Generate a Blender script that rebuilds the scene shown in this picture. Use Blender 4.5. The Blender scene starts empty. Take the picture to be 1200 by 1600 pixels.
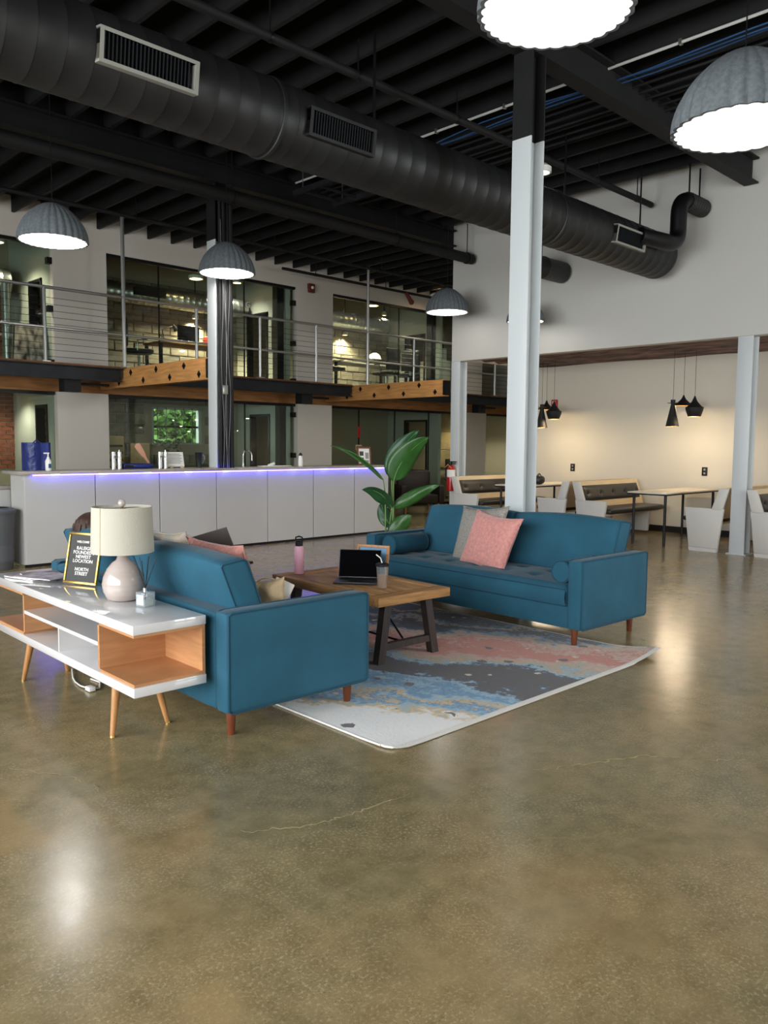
import bpy, bmesh, math, random
from mathutils import Vector, Matrix
random.seed(7)
S = bpy.context.scene
COL = S.collection
PI = math.pi

# ------------------------------------------------------------------ camera, world, exposure
cam_d = bpy.data.cameras.new('camera'); cam = bpy.data.objects.new('camera', cam_d); COL.objects.link(cam)
yaw, pitch, roll = 0.79772935, -0.08510339, 0.00825153
fw = Vector((math.cos(yaw)*math.cos(pitch), math.sin(yaw)*math.cos(pitch), math.sin(pitch)))
rt = Vector((math.sin(yaw), -math.cos(yaw), 0)); up = rt.cross(fw)
r2 = rt*math.cos(roll)+up*math.sin(roll); u2 = -rt*math.sin(roll)+up*math.cos(roll)
m = Matrix((r2, u2, -fw)).transposed().to_4x4(); m.translation = (0, 0, 1.45)
cam.matrix_world = m
cam_d.sensor_fit = 'AUTO'; cam_d.sensor_width = 36; cam_d.lens = 1251.13/1600*36; cam_d.clip_end = 200; cam_d.clip_start = .05
S.camera = cam

W = bpy.data.worlds.new('world'); S.world = W; W.use_nodes = True
bg = W.node_tree.nodes['Background']
bg.inputs[0].default_value = (0.93, 0.97, 1.0, 1); bg.inputs[1].default_value = 10.4
vs = S.view_settings
vs.view_transform = 'Standard'; vs.look = 'None'; vs.gamma = 1; vs.use_curve_mapping = False
vs.exposure = 0.0
S.cycles.max_bounces = 10; S.cycles.diffuse_bounces = 5; S.cycles.glossy_bounces = 4
S.cycles.transparent_max_bounces = 16; S.cycles.transmission_bounces = 8
S.cycles.sample_clamp_indirect = 6; S.cycles.caustics_reflective = False; S.cycles.caustics_refractive = False
try:
    S.cycles.use_denoising = True
except Exception:
    pass

def portal(name, loc, rot, sx, sy):
    d = bpy.data.lights.new(name, 'AREA'); d.shape = 'RECTANGLE'; d.size = sx; d.size_y = sy
    d.cycles.is_portal = True
    o = bpy.data.objects.new(name, d); COL.objects.link(o); o.location = loc; o.rotation_euler = rot
    return o
# daylight enters through the narrowed front window and glazed side of the hall, behind the photographer
portal('front_window_daylight', (7.5, -3.99, 2.35), (PI/2, 0, 0), 3.0, 3.7)     # shines to +Y
portal('side_window_daylight', (-4.49, 2.5, 2.35), (PI/2, 0, -PI/2), 11.0, 3.7)  # shines to +X

# ------------------------------------------------------------------ helpers
def lin(c):
    def f(v):
        v /= 255.0
        return v/12.92 if v <= .04045 else ((v+.055)/1.055)**2.4
    return (f(c[0]), f(c[1]), f(c[2]), 1)

def M(name, col, r=.5, metal=0, var=0, vs_=6, bump=0, bs=60, spec=.5, emit=0, ecol=None, coat=0, sheen=0, stretch=None, col2=None, trans=0, ior=1.45, detail=5):
    mt = bpy.data.materials.new(name); mt.use_nodes = True
    nt = mt.node_tree; b = nt.nodes['Principled BSDF']
    b.inputs['Base Color'].default_value = lin(col); b.inputs['Roughness'].default_value = r
    b.inputs['Metallic'].default_value = metal; b.inputs['Specular IOR Level'].default_value = spec
    b.inputs['Coat Weight'].default_value = coat; b.inputs['Coat Roughness'].default_value = .06
    b.inputs['Sheen Weight'].default_value = sheen; b.inputs['Sheen Roughness'].default_value = .4
    b.inputs['Transmission Weight'].default_value = trans; b.inputs['IOR'].default_value = ior
    if emit:
        b.inputs['Emission Color'].default_value = lin(ecol or col); b.inputs['Emission Strength'].default_value = emit
    tc = mp = None
    def coords():
        nonlocal tc, mp
        if mp is None:
            tc = nt.nodes.new('ShaderNodeTexCoord'); mp = nt.nodes.new('ShaderNodeMapping')
            nt.links.new(tc.outputs['Object'], mp.inputs[0])
            if stretch: mp.inputs['Scale'].default_value = stretch
        return mp.outputs[0]
    if var or col2:
        n = nt.nodes.new('ShaderNodeTexNoise'); n.inputs['Scale'].default_value = vs_; n.inputs['Detail'].default_value = detail
        nt.links.new(coords(), n.inputs['Vector'])
        rp = nt.nodes.new('ShaderNodeValToRGB'); nt.links.new(n.outputs['Fac'], rp.inputs[0])
        a = lin(col)
        if col2: c1, c2 = a, lin(col2)
        else: c1 = tuple(max(0, x*(1-var)) for x in a[:3])+(1,); c2 = tuple(min(1, x*(1+var)) for x in a[:3])+(1,)
        rp.color_ramp.elements[0].color = c1; rp.color_ramp.elements[1].color = c2
        rp.color_ramp.elements[0].position = .32; rp.color_ramp.elements[1].position = .68
        nt.links.new(rp.outputs[0], b.inputs['Base Color'])
    if bump:
        n2 = nt.nodes.new('ShaderNodeTexNoise'); n2.inputs['Scale'].default_value = bs; n2.inputs['Detail'].default_value = 4
        nt.links.new(coords(), n2.inputs['Vector'])
        bp = nt.nodes.new('ShaderNodeBump'); bp.inputs['Strength'].default_value = bump; bp.inputs['Distance'].default_value = .02
        nt.links.new(n2.outputs['Fac'], bp.inputs['Height']); nt.links.new(bp.outputs[0], b.inputs['Normal'])
    return mt

def glass_mat(name, tint=(235, 242, 238), ior=1.45, gr=.02, refract_white=0):
    mt = bpy.data.materials.new(name); mt.use_nodes = True; nt = mt.node_tree; nt.nodes.clear()
    o = nt.nodes.new('ShaderNodeOutputMaterial'); t = nt.nodes.new('ShaderNodeBsdfTransparent'); g = nt.nodes.new('ShaderNodeBsdfGlossy')
    t.inputs[0].default_value = lin(tint); g.inputs['Roughness'].default_value = gr
    mx = nt.nodes.new('ShaderNodeMixShader'); ge = nt.nodes.new('ShaderNodeNewGeometry'); dp = nt.nodes.new('ShaderNodeVectorMath'); dp.operation = 'DOT_PRODUCT'
    nt.links.new(ge.outputs['Normal'], dp.inputs[0]); nt.links.new(ge.outputs['Incoming'], dp.inputs[1]); last = dp.outputs['Value']
    f0 = ((ior-1)/(ior+1))**2
    for op, k in (('ABSOLUTE', None), ('SUBTRACT', 1), ('POWER', 5), ('MULTIPLY_ADD', 1-f0)):   # Schlick reflectance, same from both faces
        q = nt.nodes.new('ShaderNodeMath'); q.operation = op
        if op == 'SUBTRACT': q.inputs[0].default_value = 1; nt.links.new(last, q.inputs[1])
        else:
            nt.links.new(last, q.inputs[0])
            if k is not None: q.inputs[1].default_value = k
            if op == 'MULTIPLY_ADD': q.inputs[2].default_value = f0
        last = q.outputs[0]
    nt.links.new(last, mx.inputs[0]); nt.links.new(t.outputs[0], mx.inputs[1]); nt.links.new(g.outputs[0], mx.inputs[2])
    last = mx.outputs[0]
    if refract_white:
        d = nt.nodes.new('ShaderNodeBsdfDiffuse'); d.inputs[0].default_value = lin((236, 240, 240)); m2 = nt.nodes.new('ShaderNodeMixShader'); m2.inputs[0].default_value = refract_white  # white diffuse stands in for light refracted through clear glass
        nt.links.new(last, m2.inputs[1]); nt.links.new(d.outputs[0], m2.inputs[2]); last = m2.outputs[0]
    nt.links.new(last, o.inputs[0])
    return mt

OFF = {}
class MB:
    def __init__(s): s.bm = bmesh.new()
    def box(s, x0, y0, z0, x1, y1, z1, bev=0, seg=2, mat=None):
        c = ((x0+x1)/2, (y0+y1)/2, (z0+z1)/2)
        mm = Matrix.Translation(c) @ Matrix.Diagonal((abs(x1-x0), abs(y1-y0), abs(z1-z0), 1))
        if mat is not None: mm = mat @ mm
        r = bmesh.ops.create_cube(s.bm, size=1, matrix=mm)
        if bev:
            es = {e for v in r['verts'] for e in v.link_edges}
            bmesh.ops.bevel(s.bm, geom=list(es), offset=bev, segments=seg, affect='EDGES', profile=.5)
        return s
    def cyl(s, p0, p1, r0, r1=None, n=16, caps=True):
        p0, p1 = Vector(p0), Vector(p1); r1 = r0 if r1 is None else r1
        d = p1-p0; q = d.to_track_quat('Z', 'Y').to_matrix().to_4x4()
        bmesh.ops.create_cone(s.bm, cap_ends=caps, segments=n, radius1=max(r0, 1e-5), radius2=max(r1, 1e-5), depth=d.length,
                              matrix=Matrix.Translation((p0+p1)/2) @ q)
        return s
    def tube(s, pts, r, n=8, closed=False, flat=None):
        pts = [Vector(p) for p in pts]; k = len(pts); rings = []
        rr = r if isinstance(r, (list, tuple)) else [r]*k
        prev = None
        for i, p in enumerate(pts):
            if closed: t = pts[(i+1) % k]-pts[i-1]
            else: t = pts[min(i+1, k-1)]-pts[max(i-1, 0)]
            t.normalize()
            if prev is None:
                a = Vector((0, 0, 1)) if abs(t.z) < .9 else Vector((1, 0, 0))
                u = t.cross(a).normalized()
            else:
                u = (prev-t*prev.dot(t))
                u = u.normalized() if u.length > 1e-6 else t.orthogonal().normalized()
            prev = u; w = t.cross(u)
            rings.append([s.bm.verts.new(p+(u*math.cos(2*PI*j/n)+w*math.sin(2*PI*j/n))*rr[i]) for j in range(n)])
        for i in range(k if closed else k-1):
            a, b = rings[i], rings[(i+1) % k]
            for j in range(n):
                s.bm.faces.new((a[j], a[(j+1) % n], b[(j+1) % n], b[j]))
        if not closed:
            s.bm.faces.new(rings[0][::-1]); s.bm.faces.new(rings[-1])
        return s
    def lathe(s, prof, n=32, c=(0, 0, 0), axis='Z', wav=None):
        c = Vector(c); rings = []
        for (r, z) in prof:
            ring = []
            for j in range(n):
                a = 2*PI*j/n; q = r*(1+(wav(a, r, z) if wav else 0))
                if axis == 'Z': v = Vector((q*math.cos(a), q*math.sin(a), z))
                elif axis == 'X': v = Vector((z, q*math.cos(a), q*math.sin(a)))
                else: v = Vector((q*math.cos(a), z, q*math.sin(a)))
                ring.append(s.bm.verts.new(c+v))
            rings.append(ring)
        for a, b in zip(rings, rings[1:]):
            for j in range(n): s.bm.faces.new((a[j], a[(j+1) % n], b[(j+1) % n], b[j]))
        s._ends = (rings[0], rings[-1])
        return s
    def capends(s, first=True, last=True):
        if first: s.bm.faces.new(s._ends[0][::-1])
        if last: s.bm.faces.new(s._ends[1])
        return s
    def prism(s, poly, axis, a, b, bev=0, mat=None):
        def V(p, t):
            v = {'X': (t, p[0], p[1]), 'Y': (p[0], t, p[1]), 'Z': (p[0], p[1], t)}[axis]
            v = Vector(v)
            return mat @ v if mat is not None else v
        A = [s.bm.verts.new(V(p, a)) for p in poly]; B = [s.bm.verts.new(V(p, b)) for p in poly]
        n = len(poly); fs = [s.bm.faces.new(A[::-1]), s.bm.faces.new(B)]
        for i in range(n): fs.append(s.bm.faces.new((A[i], A[(i+1) % n], B[(i+1) % n], B[i])))
        if bev:
            es = list({e for f in fs for e in f.edges})
            bmesh.ops.bevel(s.bm, geom=es, offset=bev, segments=2, affect='EDGES', profile=.5)
        return s
    def sphere(s, c, r, u=16, v=10, sc=(1, 1, 1), mat=None):
        mm = Matrix.Translation(c) @ Matrix.Diagonal((r*sc[0], r*sc[1], r*sc[2], 1))
        if mat is not None: mm = mat @ mm
        bmesh.ops.create_uvsphere(s.bm, u_segments=u, v_segments=v, radius=1, matrix=mm); return s
    def grid(s, nu, nv, fn, close=False):
        vv = [[s.bm.verts.new(fn(i/nu, j/nv)) for j in range(nv+1)] for i in range(nu+1)]
        for i in range(nu):
            for j in range(nv): s.bm.faces.new((vv[i][j], vv[i+1][j], vv[i+1][j+1], vv[i][j+1]))
        return s
    def build(s, name, mat, parent=None, ang=35, sub=0, solid=0):
        bmesh.ops.remove_doubles(s.bm, verts=s.bm.verts, dist=1e-5)
        bmesh.ops.recalc_face_normals(s.bm, faces=s.bm.faces)
        off = OFF.get(parent.name, Vector((0, 0, 0))) if parent else Vector((0, 0, 0))
        if off.length: bmesh.ops.translate(s.bm, verts=s.bm.verts, vec=-off)
        lim = math.radians(ang)
        for f in s.bm.faces: f.smooth = True
        for e in s.bm.edges:
            if len(e.link_faces) == 2 and e.calc_face_angle(0) > lim: e.smooth = False
        me = bpy.data.meshes.new(name); s.bm.to_mesh(me); s.bm.free()
        o = bpy.data.objects.new(name, me); COL.objects.link(o)
        if isinstance(mat, (list, tuple)):
            for q in mat: me.materials.append(q)
        elif mat: me.materials.append(mat)
        if parent:
            o.parent = parent; OFF[o.name] = off
        if sub:
            md = o.modifiers.new('sub', 'SUBSURF'); md.levels = sub; md.render_levels = sub
        if solid:
            md = o.modifiers.new('sol', 'SOLIDIFY'); md.thickness = solid; md.offset = 0
        return o

def B(): return MB()
def thing(name, label, cat, loc=(0, 0, 0), group=None, rz=0):
    o = bpy.data.objects.new(name, None); COL.objects.link(o); o.location = loc; o.rotation_euler.z = rz; o.empty_display_size = .1
    o['label'] = label; o['category'] = cat
    if group: o['group'] = group
    OFF[o.name] = Vector(loc)
    return o
def local(name, label, cat, group=None):   # built around the origin, moved later
    return thing(name, label, cat, (0, 0, 0), group)
def tag(o, label, cat, group=None):
    o['label'] = label; o['category'] = cat
    if group: o['group'] = group
    return o
def struct(o): o['kind'] = 'structure'; return o
def sroot(name, loc=(0, 0, 0)):
    o = bpy.data.objects.new(name, None); COL.objects.link(o); o.location = loc; o['kind'] = 'structure'; OFF[o.name] = Vector(loc); return o
def place(o, loc, rz=0): o.location = loc; o.rotation_euler.z = rz; return o
def inst(src, loc, parent, name=None):     # shares mesh data; for alike pieces
    o = bpy.data.objects.new(name or src.name.split('.')[0], src.data); COL.objects.link(o); o.parent = parent; o.location = loc
    return o
def dup(root, loc, rz=0, label=None, group=None):
    r = root.copy(); COL.objects.link(r); r.location = loc; r.rotation_euler = (0, 0, rz)
    if label: r['label'] = label
    if group: r['group'] = group
    for ch in list(root.children):
        c = ch.copy(); COL.objects.link(c); c.parent = r
        for g in ch.children:
            d = g.copy(); COL.objects.link(d); d.parent = c
    return r
def text(name, body, size, mat, parent, mw, align='CENTER', ext=.0004, off=0.0, sl=1.0, sx=1.0):
    cu = bpy.data.curves.new(name, 'FONT'); cu.body = body; cu.size = size; cu.align_x = align; cu.align_y = 'CENTER'
    cu.extrude = ext; cu.offset = off; cu.space_line = sl; cu.resolution_u = 2
    tmp = bpy.data.objects.new(name+'_tmp', cu); COL.objects.link(tmp)
    me = bpy.data.meshes.new_from_object(tmp.evaluated_get(bpy.context.evaluated_depsgraph_get())); me.name = name
    bpy.data.objects.remove(tmp); bpy.data.curves.remove(cu); me.materials.clear(); me.materials.append(mat)
    o = bpy.data.objects.new(name, me); COL.objects.link(o)
    mw = mw @ Matrix.Diagonal((sx, 1, 1, 1))
    o.parent = parent; mm = mw.copy(); mm.translation -= OFF.get(parent.name, Vector((0, 0, 0))); o.matrix_local = mm
    return o
def light(name, kind, loc, power, col=(1, 1, 1), size=.1, parent=None, spot=None, rot=None, blend=.5):
    d = bpy.data.lights.new(name, kind); d.energy = power; d.color = col
    if kind in ('POINT', 'SPOT'): d.shadow_soft_size = size
    if kind == 'SPOT': d.spot_size = spot; d.spot_blend = blend
    if kind == 'AREA': d.shape = 'DISK'; d.size = size
    o = bpy.data.objects.new(name, d); COL.objects.link(o)
    off = Vector((0, 0, 0))
    if parent: o.parent = parent; off = OFF.get(parent.name, off)
    o.location = Vector(loc)-off
    if rot: o.rotation_euler = rot
    return o
def frame_m(o, x, z):     # matrix with origin o, local x axis along x, local y axis along z (for upright text)
    x = Vector(x).normalized(); y = Vector(z).normalized(); n = x.cross(y).normalized(); y = n.cross(x)
    mm = Matrix((x, y, n)).transposed().to_4x4(); mm.translation = o; return mm

# ------------------------------------------------------------------ materials
m_white = M('white_wall_paint', (205, 203, 197), .75, bump=.04, bs=90)
m_cream = M('cream_wall_paint', (214, 207, 192), .8, bump=.05, bs=70)
m_panelw = M('grey_white_panel', (206, 200, 190), .6)
m_steelw = M('white_steel_paint', (208, 213, 214), .4, bump=.02, bs=40)
m_black = M('black_ceiling_paint', (4, 4, 6), .6, var=.25, vs_=3)
m_blackjoist = M('black_joist_paint', (15, 15, 16), .7, var=.35, vs_=4)
m_duct = M('black_duct_paint', (36, 36, 36), .45, var=.2, vs_=3, metal=.2)
m_blackmetal = M('black_metal', (20, 20, 22), .4, metal=.3)
m_steel = M('dark_steel_channel', (32, 35, 38), .55, var=.3, vs_=5, metal=.4)
m_silver = M('galvanised_steel', (175, 178, 172), .3, metal=.9, bump=.05, bs=14)
m_chrome = M('brushed_steel', (200, 200, 198), .25, metal=1)
m_timber = M('orange_timber', (196, 140, 80), .65, var=.22, vs_=5, bump=.1, bs=30, stretch=(6, .6, 6), detail=8)
m_timberx = M('aged_timber', (150, 104, 60), .7, var=.3, vs_=4, stretch=(.6, 6, 6), detail=8)
m_rust = M('rusty_deck_edge', (110, 72, 44), .8, var=.3)
m_glass = glass_mat('office_glass')
m_block = M('grey_concrete_block', (128, 122, 108), .9, var=.25, vs_=9, bump=.3, bs=40)
m_mortar = M('pale_mortar', (165, 156, 134), .95, bump=.2, bs=60)
m_brick = M('red_brick', (134, 74, 54), .9, var=.3, vs_=10, bump=.3, bs=40)
m_counter = M('white_laminate', (197, 195, 191), .35)
m_worktop = M('grey_pink_worktop', (172, 162, 156), .3, var=.06, vs_=30)
m_dark = M('flat_black', (14, 14, 15), .7)  # plain black for joints, plinths, conduits and other dark parts
m_carpet = M('dark_office_floor', (58, 54, 50), .8, var=.2)
m_woodfloor = M('brown_wood_floor', (120, 88, 52), .4, var=.25, vs_=3, stretch=(.4, 8, 1))
m_green_part = M('pale_green_partition', (190, 192, 180), .6)
m_bulb = M('lamp_diffuser', (255, 252, 245), .5, emit=4, ecol=(255, 250, 240))
m_warm = M('warm_bulb', (255, 220, 160), .5, emit=18, ecol=(255, 214, 150))
m_blkleather = M('black_leather', (42, 40, 39), .38, bump=.12, bs=120)
m_ply = M('pale_plywood', (222, 200, 164), .55, var=.06, vs_=4, stretch=(1, 8, 8))
m_benchw = M('white_washed_wood', (214, 211, 203), .55, var=.015, vs_=5, stretch=(1, 9, 1))
m_velvet = M('teal_velvet', (40, 90, 111), .8, var=.12, vs_=3.5, bump=.15, bs=9, sheen=.12, spec=.3)
m_velvetp = M('teal_velvet_piping', (32, 76, 96), .75, sheen=.1, spec=.3)
m_walnut = M('walnut_leg', (112, 60, 38), .4, var=.2, vs_=8, stretch=(6, 6, 1))
m_oak = M('oak_leg', (182, 130, 80), .4, var=.15, vs_=8, stretch=(8, 8, 1))
m_oakpanel = M('oak_veneer', (188, 136, 92), .45, var=.12, vs_=5, stretch=(1, 1, 9))
m_gloss = M('white_gloss_lacquer', (216, 214, 214), .06, coat=.6)
m_gold = M('gold_frame', (206, 170, 92), .3, metal=.9)
m_letter = M('white_lettering', (238, 236, 230), .6)
m_slate = M('slate_letter_board', (72, 72, 70), .8, bump=.2, bs=8, stretch=(1, 1, 30))
# ------------------------------------------------------------------ floor
def floor_material():
    mt = bpy.data.materials.new('polished_concrete'); mt.use_nodes = True; nt = mt.node_tree; b = nt.nodes['Principled BSDF']; L = nt.links.new
    tc = nt.nodes.new('ShaderNodeTexCoord')
    def noise(sc, det=6, rough=.55, vec=None, dist=0):
        n = nt.nodes.new('ShaderNodeTexNoise'); n.inputs['Scale'].default_value = sc; n.inputs['Detail'].default_value = det
        n.inputs['Roughness'].default_value = rough; n.inputs['Distortion'].default_value = dist
        L(vec or tc.outputs['Object'], n.inputs['Vector']); return n
    def ramp(src, stops):
        r = nt.nodes.new('ShaderNodeValToRGB'); L(src, r.inputs[0]); e = r.color_ramp.elements
        while len(e) < len(stops): e.new(.5)
        for k, (p, c) in enumerate(stops): e[k].position = p; e[k].color = c if len(c) == 4 else lin(c)
        return r
    def mix(f, a, c, blend='MIX'):
        x = nt.nodes.new('ShaderNodeMix'); x.data_type = 'RGBA'; x.blend_type = blend
        if isinstance(f, float): x.inputs[0].default_value = f
        else: L(f, x.inputs[0])
        for s, v in ((6, a), (7, c)):
            if isinstance(v, tuple): x.inputs[s].default_value = v
            else: L(v, x.inputs[s])
        return x.outputs[2]
    n1 = noise(.55, 7, .6, dist=.4)
    base = ramp(n1.outputs['Fac'], [(.28, (108, 99, 70)), (.42, (140, 127, 90)), (.56, (168, 142, 98)), (.72, (176, 157, 118))]).outputs[0]
    n2 = noise(1.7, 6, .6)
    base = mix(ramp(n2.outputs['Fac'], [(.5, (0, 0, 0)), (.75, (150, 150, 150))]).outputs[0], base, lin((96, 96, 76)))
    n3 = noise(9, 5, .65)
    base = mix(.35, base, ramp(n3.outputs['Fac'], [(.3, (74, 66, 46)), (.7, (172, 154, 116))]).outputs[0])
    # exposed aggregate
    vo = noise(85, 4, .65)
    sp = ramp(vo.outputs['Fac'], [(.51, (0, 0, 0)), (.66, (185, 185, 185))])
    nm = noise(2.6, 4); msk = ramp(nm.outputs['Fac'], [(.36, (90, 90, 90)), (.62, (235, 235, 235))])
    vc = nt.nodes.new('ShaderNodeMath'); vc.operation = 'MULTIPLY'; L(sp.outputs[0], vc.inputs[0]); L(msk.outputs[0], vc.inputs[1])
    base = mix(vc.outputs[0], base, lin((220, 206, 168)))
    vo2 = nt.nodes.new('ShaderNodeTexVoronoi'); vo2.inputs['Scale'].default_value = 95; L(tc.outputs['Object'], vo2.inputs['Vector'])
    s2 = ramp(vo2.outputs['Distance'], [(.0, (220, 220, 220)), (.3, (0, 0, 0))]); s3 = nt.nodes.new('ShaderNodeMath'); s3.operation = 'MULTIPLY'
    L(s2.outputs[0], s3.inputs[0]); L(msk.outputs[0], s3.inputs[1])
    base = mix(s3.outputs[0], base, lin((62, 62, 54)))
    # repaired patches of lighter concrete, as boxes with soft edges
    sx = nt.nodes.new('ShaderNodeSeparateXYZ'); L(tc.outputs['Object'], sx.inputs[0])
    wob = noise(3, 3)
    def patch(cx, cy, hx, hy, soft=.05):
        o = None
        for ax, c, h in ((0, cx, hx), (1, cy, hy)):
            a = nt.nodes.new('ShaderNodeMath'); a.operation = 'SUBTRACT'; L(sx.outputs[ax], a.inputs[0]); a.inputs[1].default_value = c
            d = nt.nodes.new('ShaderNodeMath'); d.operation = 'ABSOLUTE'; L(a.outputs[0], d.inputs[0])
            w = nt.nodes.new('ShaderNodeMath'); w.operation = 'MULTIPLY_ADD'; L(wob.outputs['Fac'], w.inputs[0]); w.inputs[1].default_value = .12; L(d.outputs[0], w.inputs[2])
            q = nt.nodes.new('ShaderNodeMapRange'); L(w.outputs[0], q.inputs[0]); q.inputs[1].default_value = h; q.inputs[2].default_value = h+soft
            q.inputs[3].default_value = 1; q.inputs[4].default_value = 0
            if o is None: o = q.outputs[0]
            else:
                mm_ = nt.nodes.new('ShaderNodeMath'); mm_.operation = 'MULTIPLY'; L(o, mm_.inputs[0]); L(q.outputs[0], mm_.inputs[1]); o = mm_.outputs[0]
        g = nt.nodes.new('ShaderNodeMath'); g.operation = 'MULTIPLY'; L(o, g.inputs[0]); g.inputs[1].default_value = .5
        return g.outputs[0]
    base = mix(patch(.62, 3.2, .5, .38), base, lin((168, 138, 92)))
    base = mix(patch(1.06, 1.68, .1, .12), base, lin((176, 150, 104)))
    # thin wandering cracks
    nd = noise(1.2, 4); ad = nt.nodes.new('ShaderNodeMixRGB'); ad.blend_type = 'ADD'; ad.inputs[0].default_value = .5
    L(tc.outputs['Object'], ad.inputs[1]); L(nd.outputs['Color'], ad.inputs[2])
    ve = nt.nodes.new('ShaderNodeTexVoronoi'); ve.feature = 'DISTANCE_TO_EDGE'; ve.inputs['Scale'].default_value = .42; L(ad.outputs[0], ve.inputs['Vector'])
    ck = ramp(ve.outputs['Distance'], [(.0, (150, 150, 150)), (.0022, (0, 0, 0))])
    nk = noise(.9, 3); mk2 = ramp(nk.outputs['Fac'], [(.5, (0, 0, 0)), (.62, (190, 190, 190))]); ckm = nt.nodes.new('ShaderNodeMath'); ckm.operation = 'MULTIPLY'; L(ck.outputs[0], ckm.inputs[0]); L(mk2.outputs[0], ckm.inputs[1])
    base = mix(ckm.outputs[0], base, lin((186, 166, 120)))
    L(base, b.inputs['Base Color'])
    rr = nt.nodes.new('ShaderNodeMapRange'); L(n3.outputs['Fac'], rr.inputs[0]); rr.inputs[3].default_value = .15; rr.inputs[4].default_value = .27
    L(rr.outputs[0], b.inputs['Roughness'])
    bp = nt.nodes.new('ShaderNodeBump'); bp.inputs['Strength'].default_value = .05; bp.inputs['Distance'].default_value = .02
    nb = noise(5, 5); L(nb.outputs['Fac'], bp.inputs['Height']); L(bp.outputs[0], b.inputs['Normal'])
    b.inputs['Specular IOR Level'].default_value = .6
    return mt
floor = struct(B().box(-4.6, -4.1, -.2, 18.6, 15.1, 0).build('floor', floor_material()))
m_crack = M('crack_filler', (178, 160, 116), .4, var=.25, vs_=20)
def crack(pts, w0, seed):
    rc = random.Random(seed); P_ = []
    for i in range(len(pts)-1):
        a, c = Vector(pts[i]+(0,)), Vector(pts[i+1]+(0,))
        for k in range(14):
            q = a.lerp(c, k/14); P_.append(q+Vector((rc.gauss(0, .007), rc.gauss(0, .007), 0)))
    P_.append(Vector(pts[-1]+(0,))); n = len(P_); cb = B(); prev = None
    for i, q in enumerate(P_):
        tg = (P_[min(i+1, n-1)]-P_[max(i-1, 0)]).normalized(); sd = Vector((-tg.y, tg.x, 0)); ww = w0*math.sin(PI*min(.98, i/n+.02))**.6*rc.uniform(.4, 1.3)
        cur = (cb.bm.verts.new(q+sd*ww+Vector((0, 0, .0006))), cb.bm.verts.new(q-sd*ww+Vector((0, 0, .0006))))
        if prev: cb.bm.faces.new((prev[0], prev[1], cur[1], cur[0]))
        prev = cur
    cb.build('crack', m_crack, floor)
crack([(1.632, 2.43), (1.82, 2.30), (2.005, 2.256), (2.332, 2.224)], .005, 1)
crack([(2.9, 2.02), (3.102, 1.914), (3.444, 1.749), (3.60, 1.52), (3.764, 1.345)], .005, 2)
crack([(1.22, 3.62), (1.36, 3.40), (1.42, 3.22), (1.40, 3.10)], .004, 3)

# ------------------------------------------------------------------ outer shell (unseen, behind the camera; side glazed, front window narrowed to balance the light)
w = B(); w.box(-4.7, -4.2, 0, 11.1, -4.0, .5); w.box(-4.7, -4.2, 4.2, 13.1, -4.0, 5.6)
for x in (-4.7, 7.45): w.box(x, -4.2, .5, x+(10.7 if x < -4 else .1), -4.0, 4.2)
w.box(9.0, -4.2, .5, 13.1, -4.0, 4.2); w.box(11.1, -4.2, 0, 13.1, -4, .5)
struct(w.build('wall_front', m_white))
w = B(); w.box(-4.7, -4.0, 0, -4.5, 15.1, .5); w.box(-4.7, -4, 4.2, -4.5, 15.1, 5.6)
for y in (-4, -.3, 2.45, 5.2): w.box(-4.7, y, .5, -4.5, y+(1.0 if y < -3 else .1), 4.2)
w.box(-4.7, 8.0, .5, -4.5, 15.1, 4.2)
struct(w.build('wall_left', m_white))
# right wall: full-height upper part over the booth alcove
w = B(); w.box(10.9, -4, 2.91, 11.08, 9.48, 5.6); struct(w.build('wall_right', m_white))
w = B(); w.box(12.9, -4.0, 0, 13.05, 9.22, 5.6); w.box(11.08, 9.12, 2.91, 12.9, 9.22, 5.6)  # unseen upper rear and end boxes close the alcove against stray light
struct(w.build('wall_alcove', m_cream))
w = B(); w.box(18.4, 9, 0, 18.6, 15.1, 5.6); w.box(13.05, 8.9, 0, 18.6, 9.0, 5.6); struct(w.build('wall_far', m_cream))
struct(B().box(12.86, -4, 0, 12.9, 9.2, .1).build('baseboard_alcove', m_dark))
# alcove ceiling with carved wavy relief
def wavy_mat():
    mt = M('dark_red_wavy_ceiling', (78, 48, 46), .6); nt = mt.node_tree; b = nt.nodes['Principled BSDF']; L = nt.links.new
    tc = nt.nodes.new('ShaderNodeTexCoord'); mp = nt.nodes.new('ShaderNodeMapping'); mp.inputs['Scale'].default_value = (9, 1.6, 1); L(tc.outputs['Object'], mp.inputs[0])
    n = nt.nodes.new('ShaderNodeTexNoise'); n.inputs['Scale'].default_value = 1.6; n.inputs['Detail'].default_value = 2; L(mp.outputs[0], n.inputs['Vector'])
    r = nt.nodes.new('ShaderNodeValToRGB'); L(n.outputs['Fac'], r.inputs[0])
    r.color_ramp.elements[0].position = .35; r.color_ramp.elements[0].color = lin((44, 26, 26)); r.color_ramp.elements[1].position = .7; r.color_ramp.elements[1].color = lin((132, 98, 92))
    L(r.outputs[0], b.inputs['Base Color'])
    bp = nt.nodes.new('ShaderNodeBump'); bp.inputs['Strength'].default_value = .8; bp.inputs['Distance'].default_value = .05; L(n.outputs['Fac'], bp.inputs['Height']); L(bp.outputs[0], b.inputs['Normal'])
    return mt
rnd = random.Random(3)
ph = [rnd.uniform(0, 6) for _ in range(8)]
def wav(u, v):
    x = 11.08+u*1.82; y = -4+v*13.12
    z = 2.93-.02*math.sin(x*16+2*math.sin(y*1.7+ph[0])+ph[1])
    return Vector((x, y, z))
struct(B().grid(60, 150, wav).build('ceiling_alcove', wavy_mat()))

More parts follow.
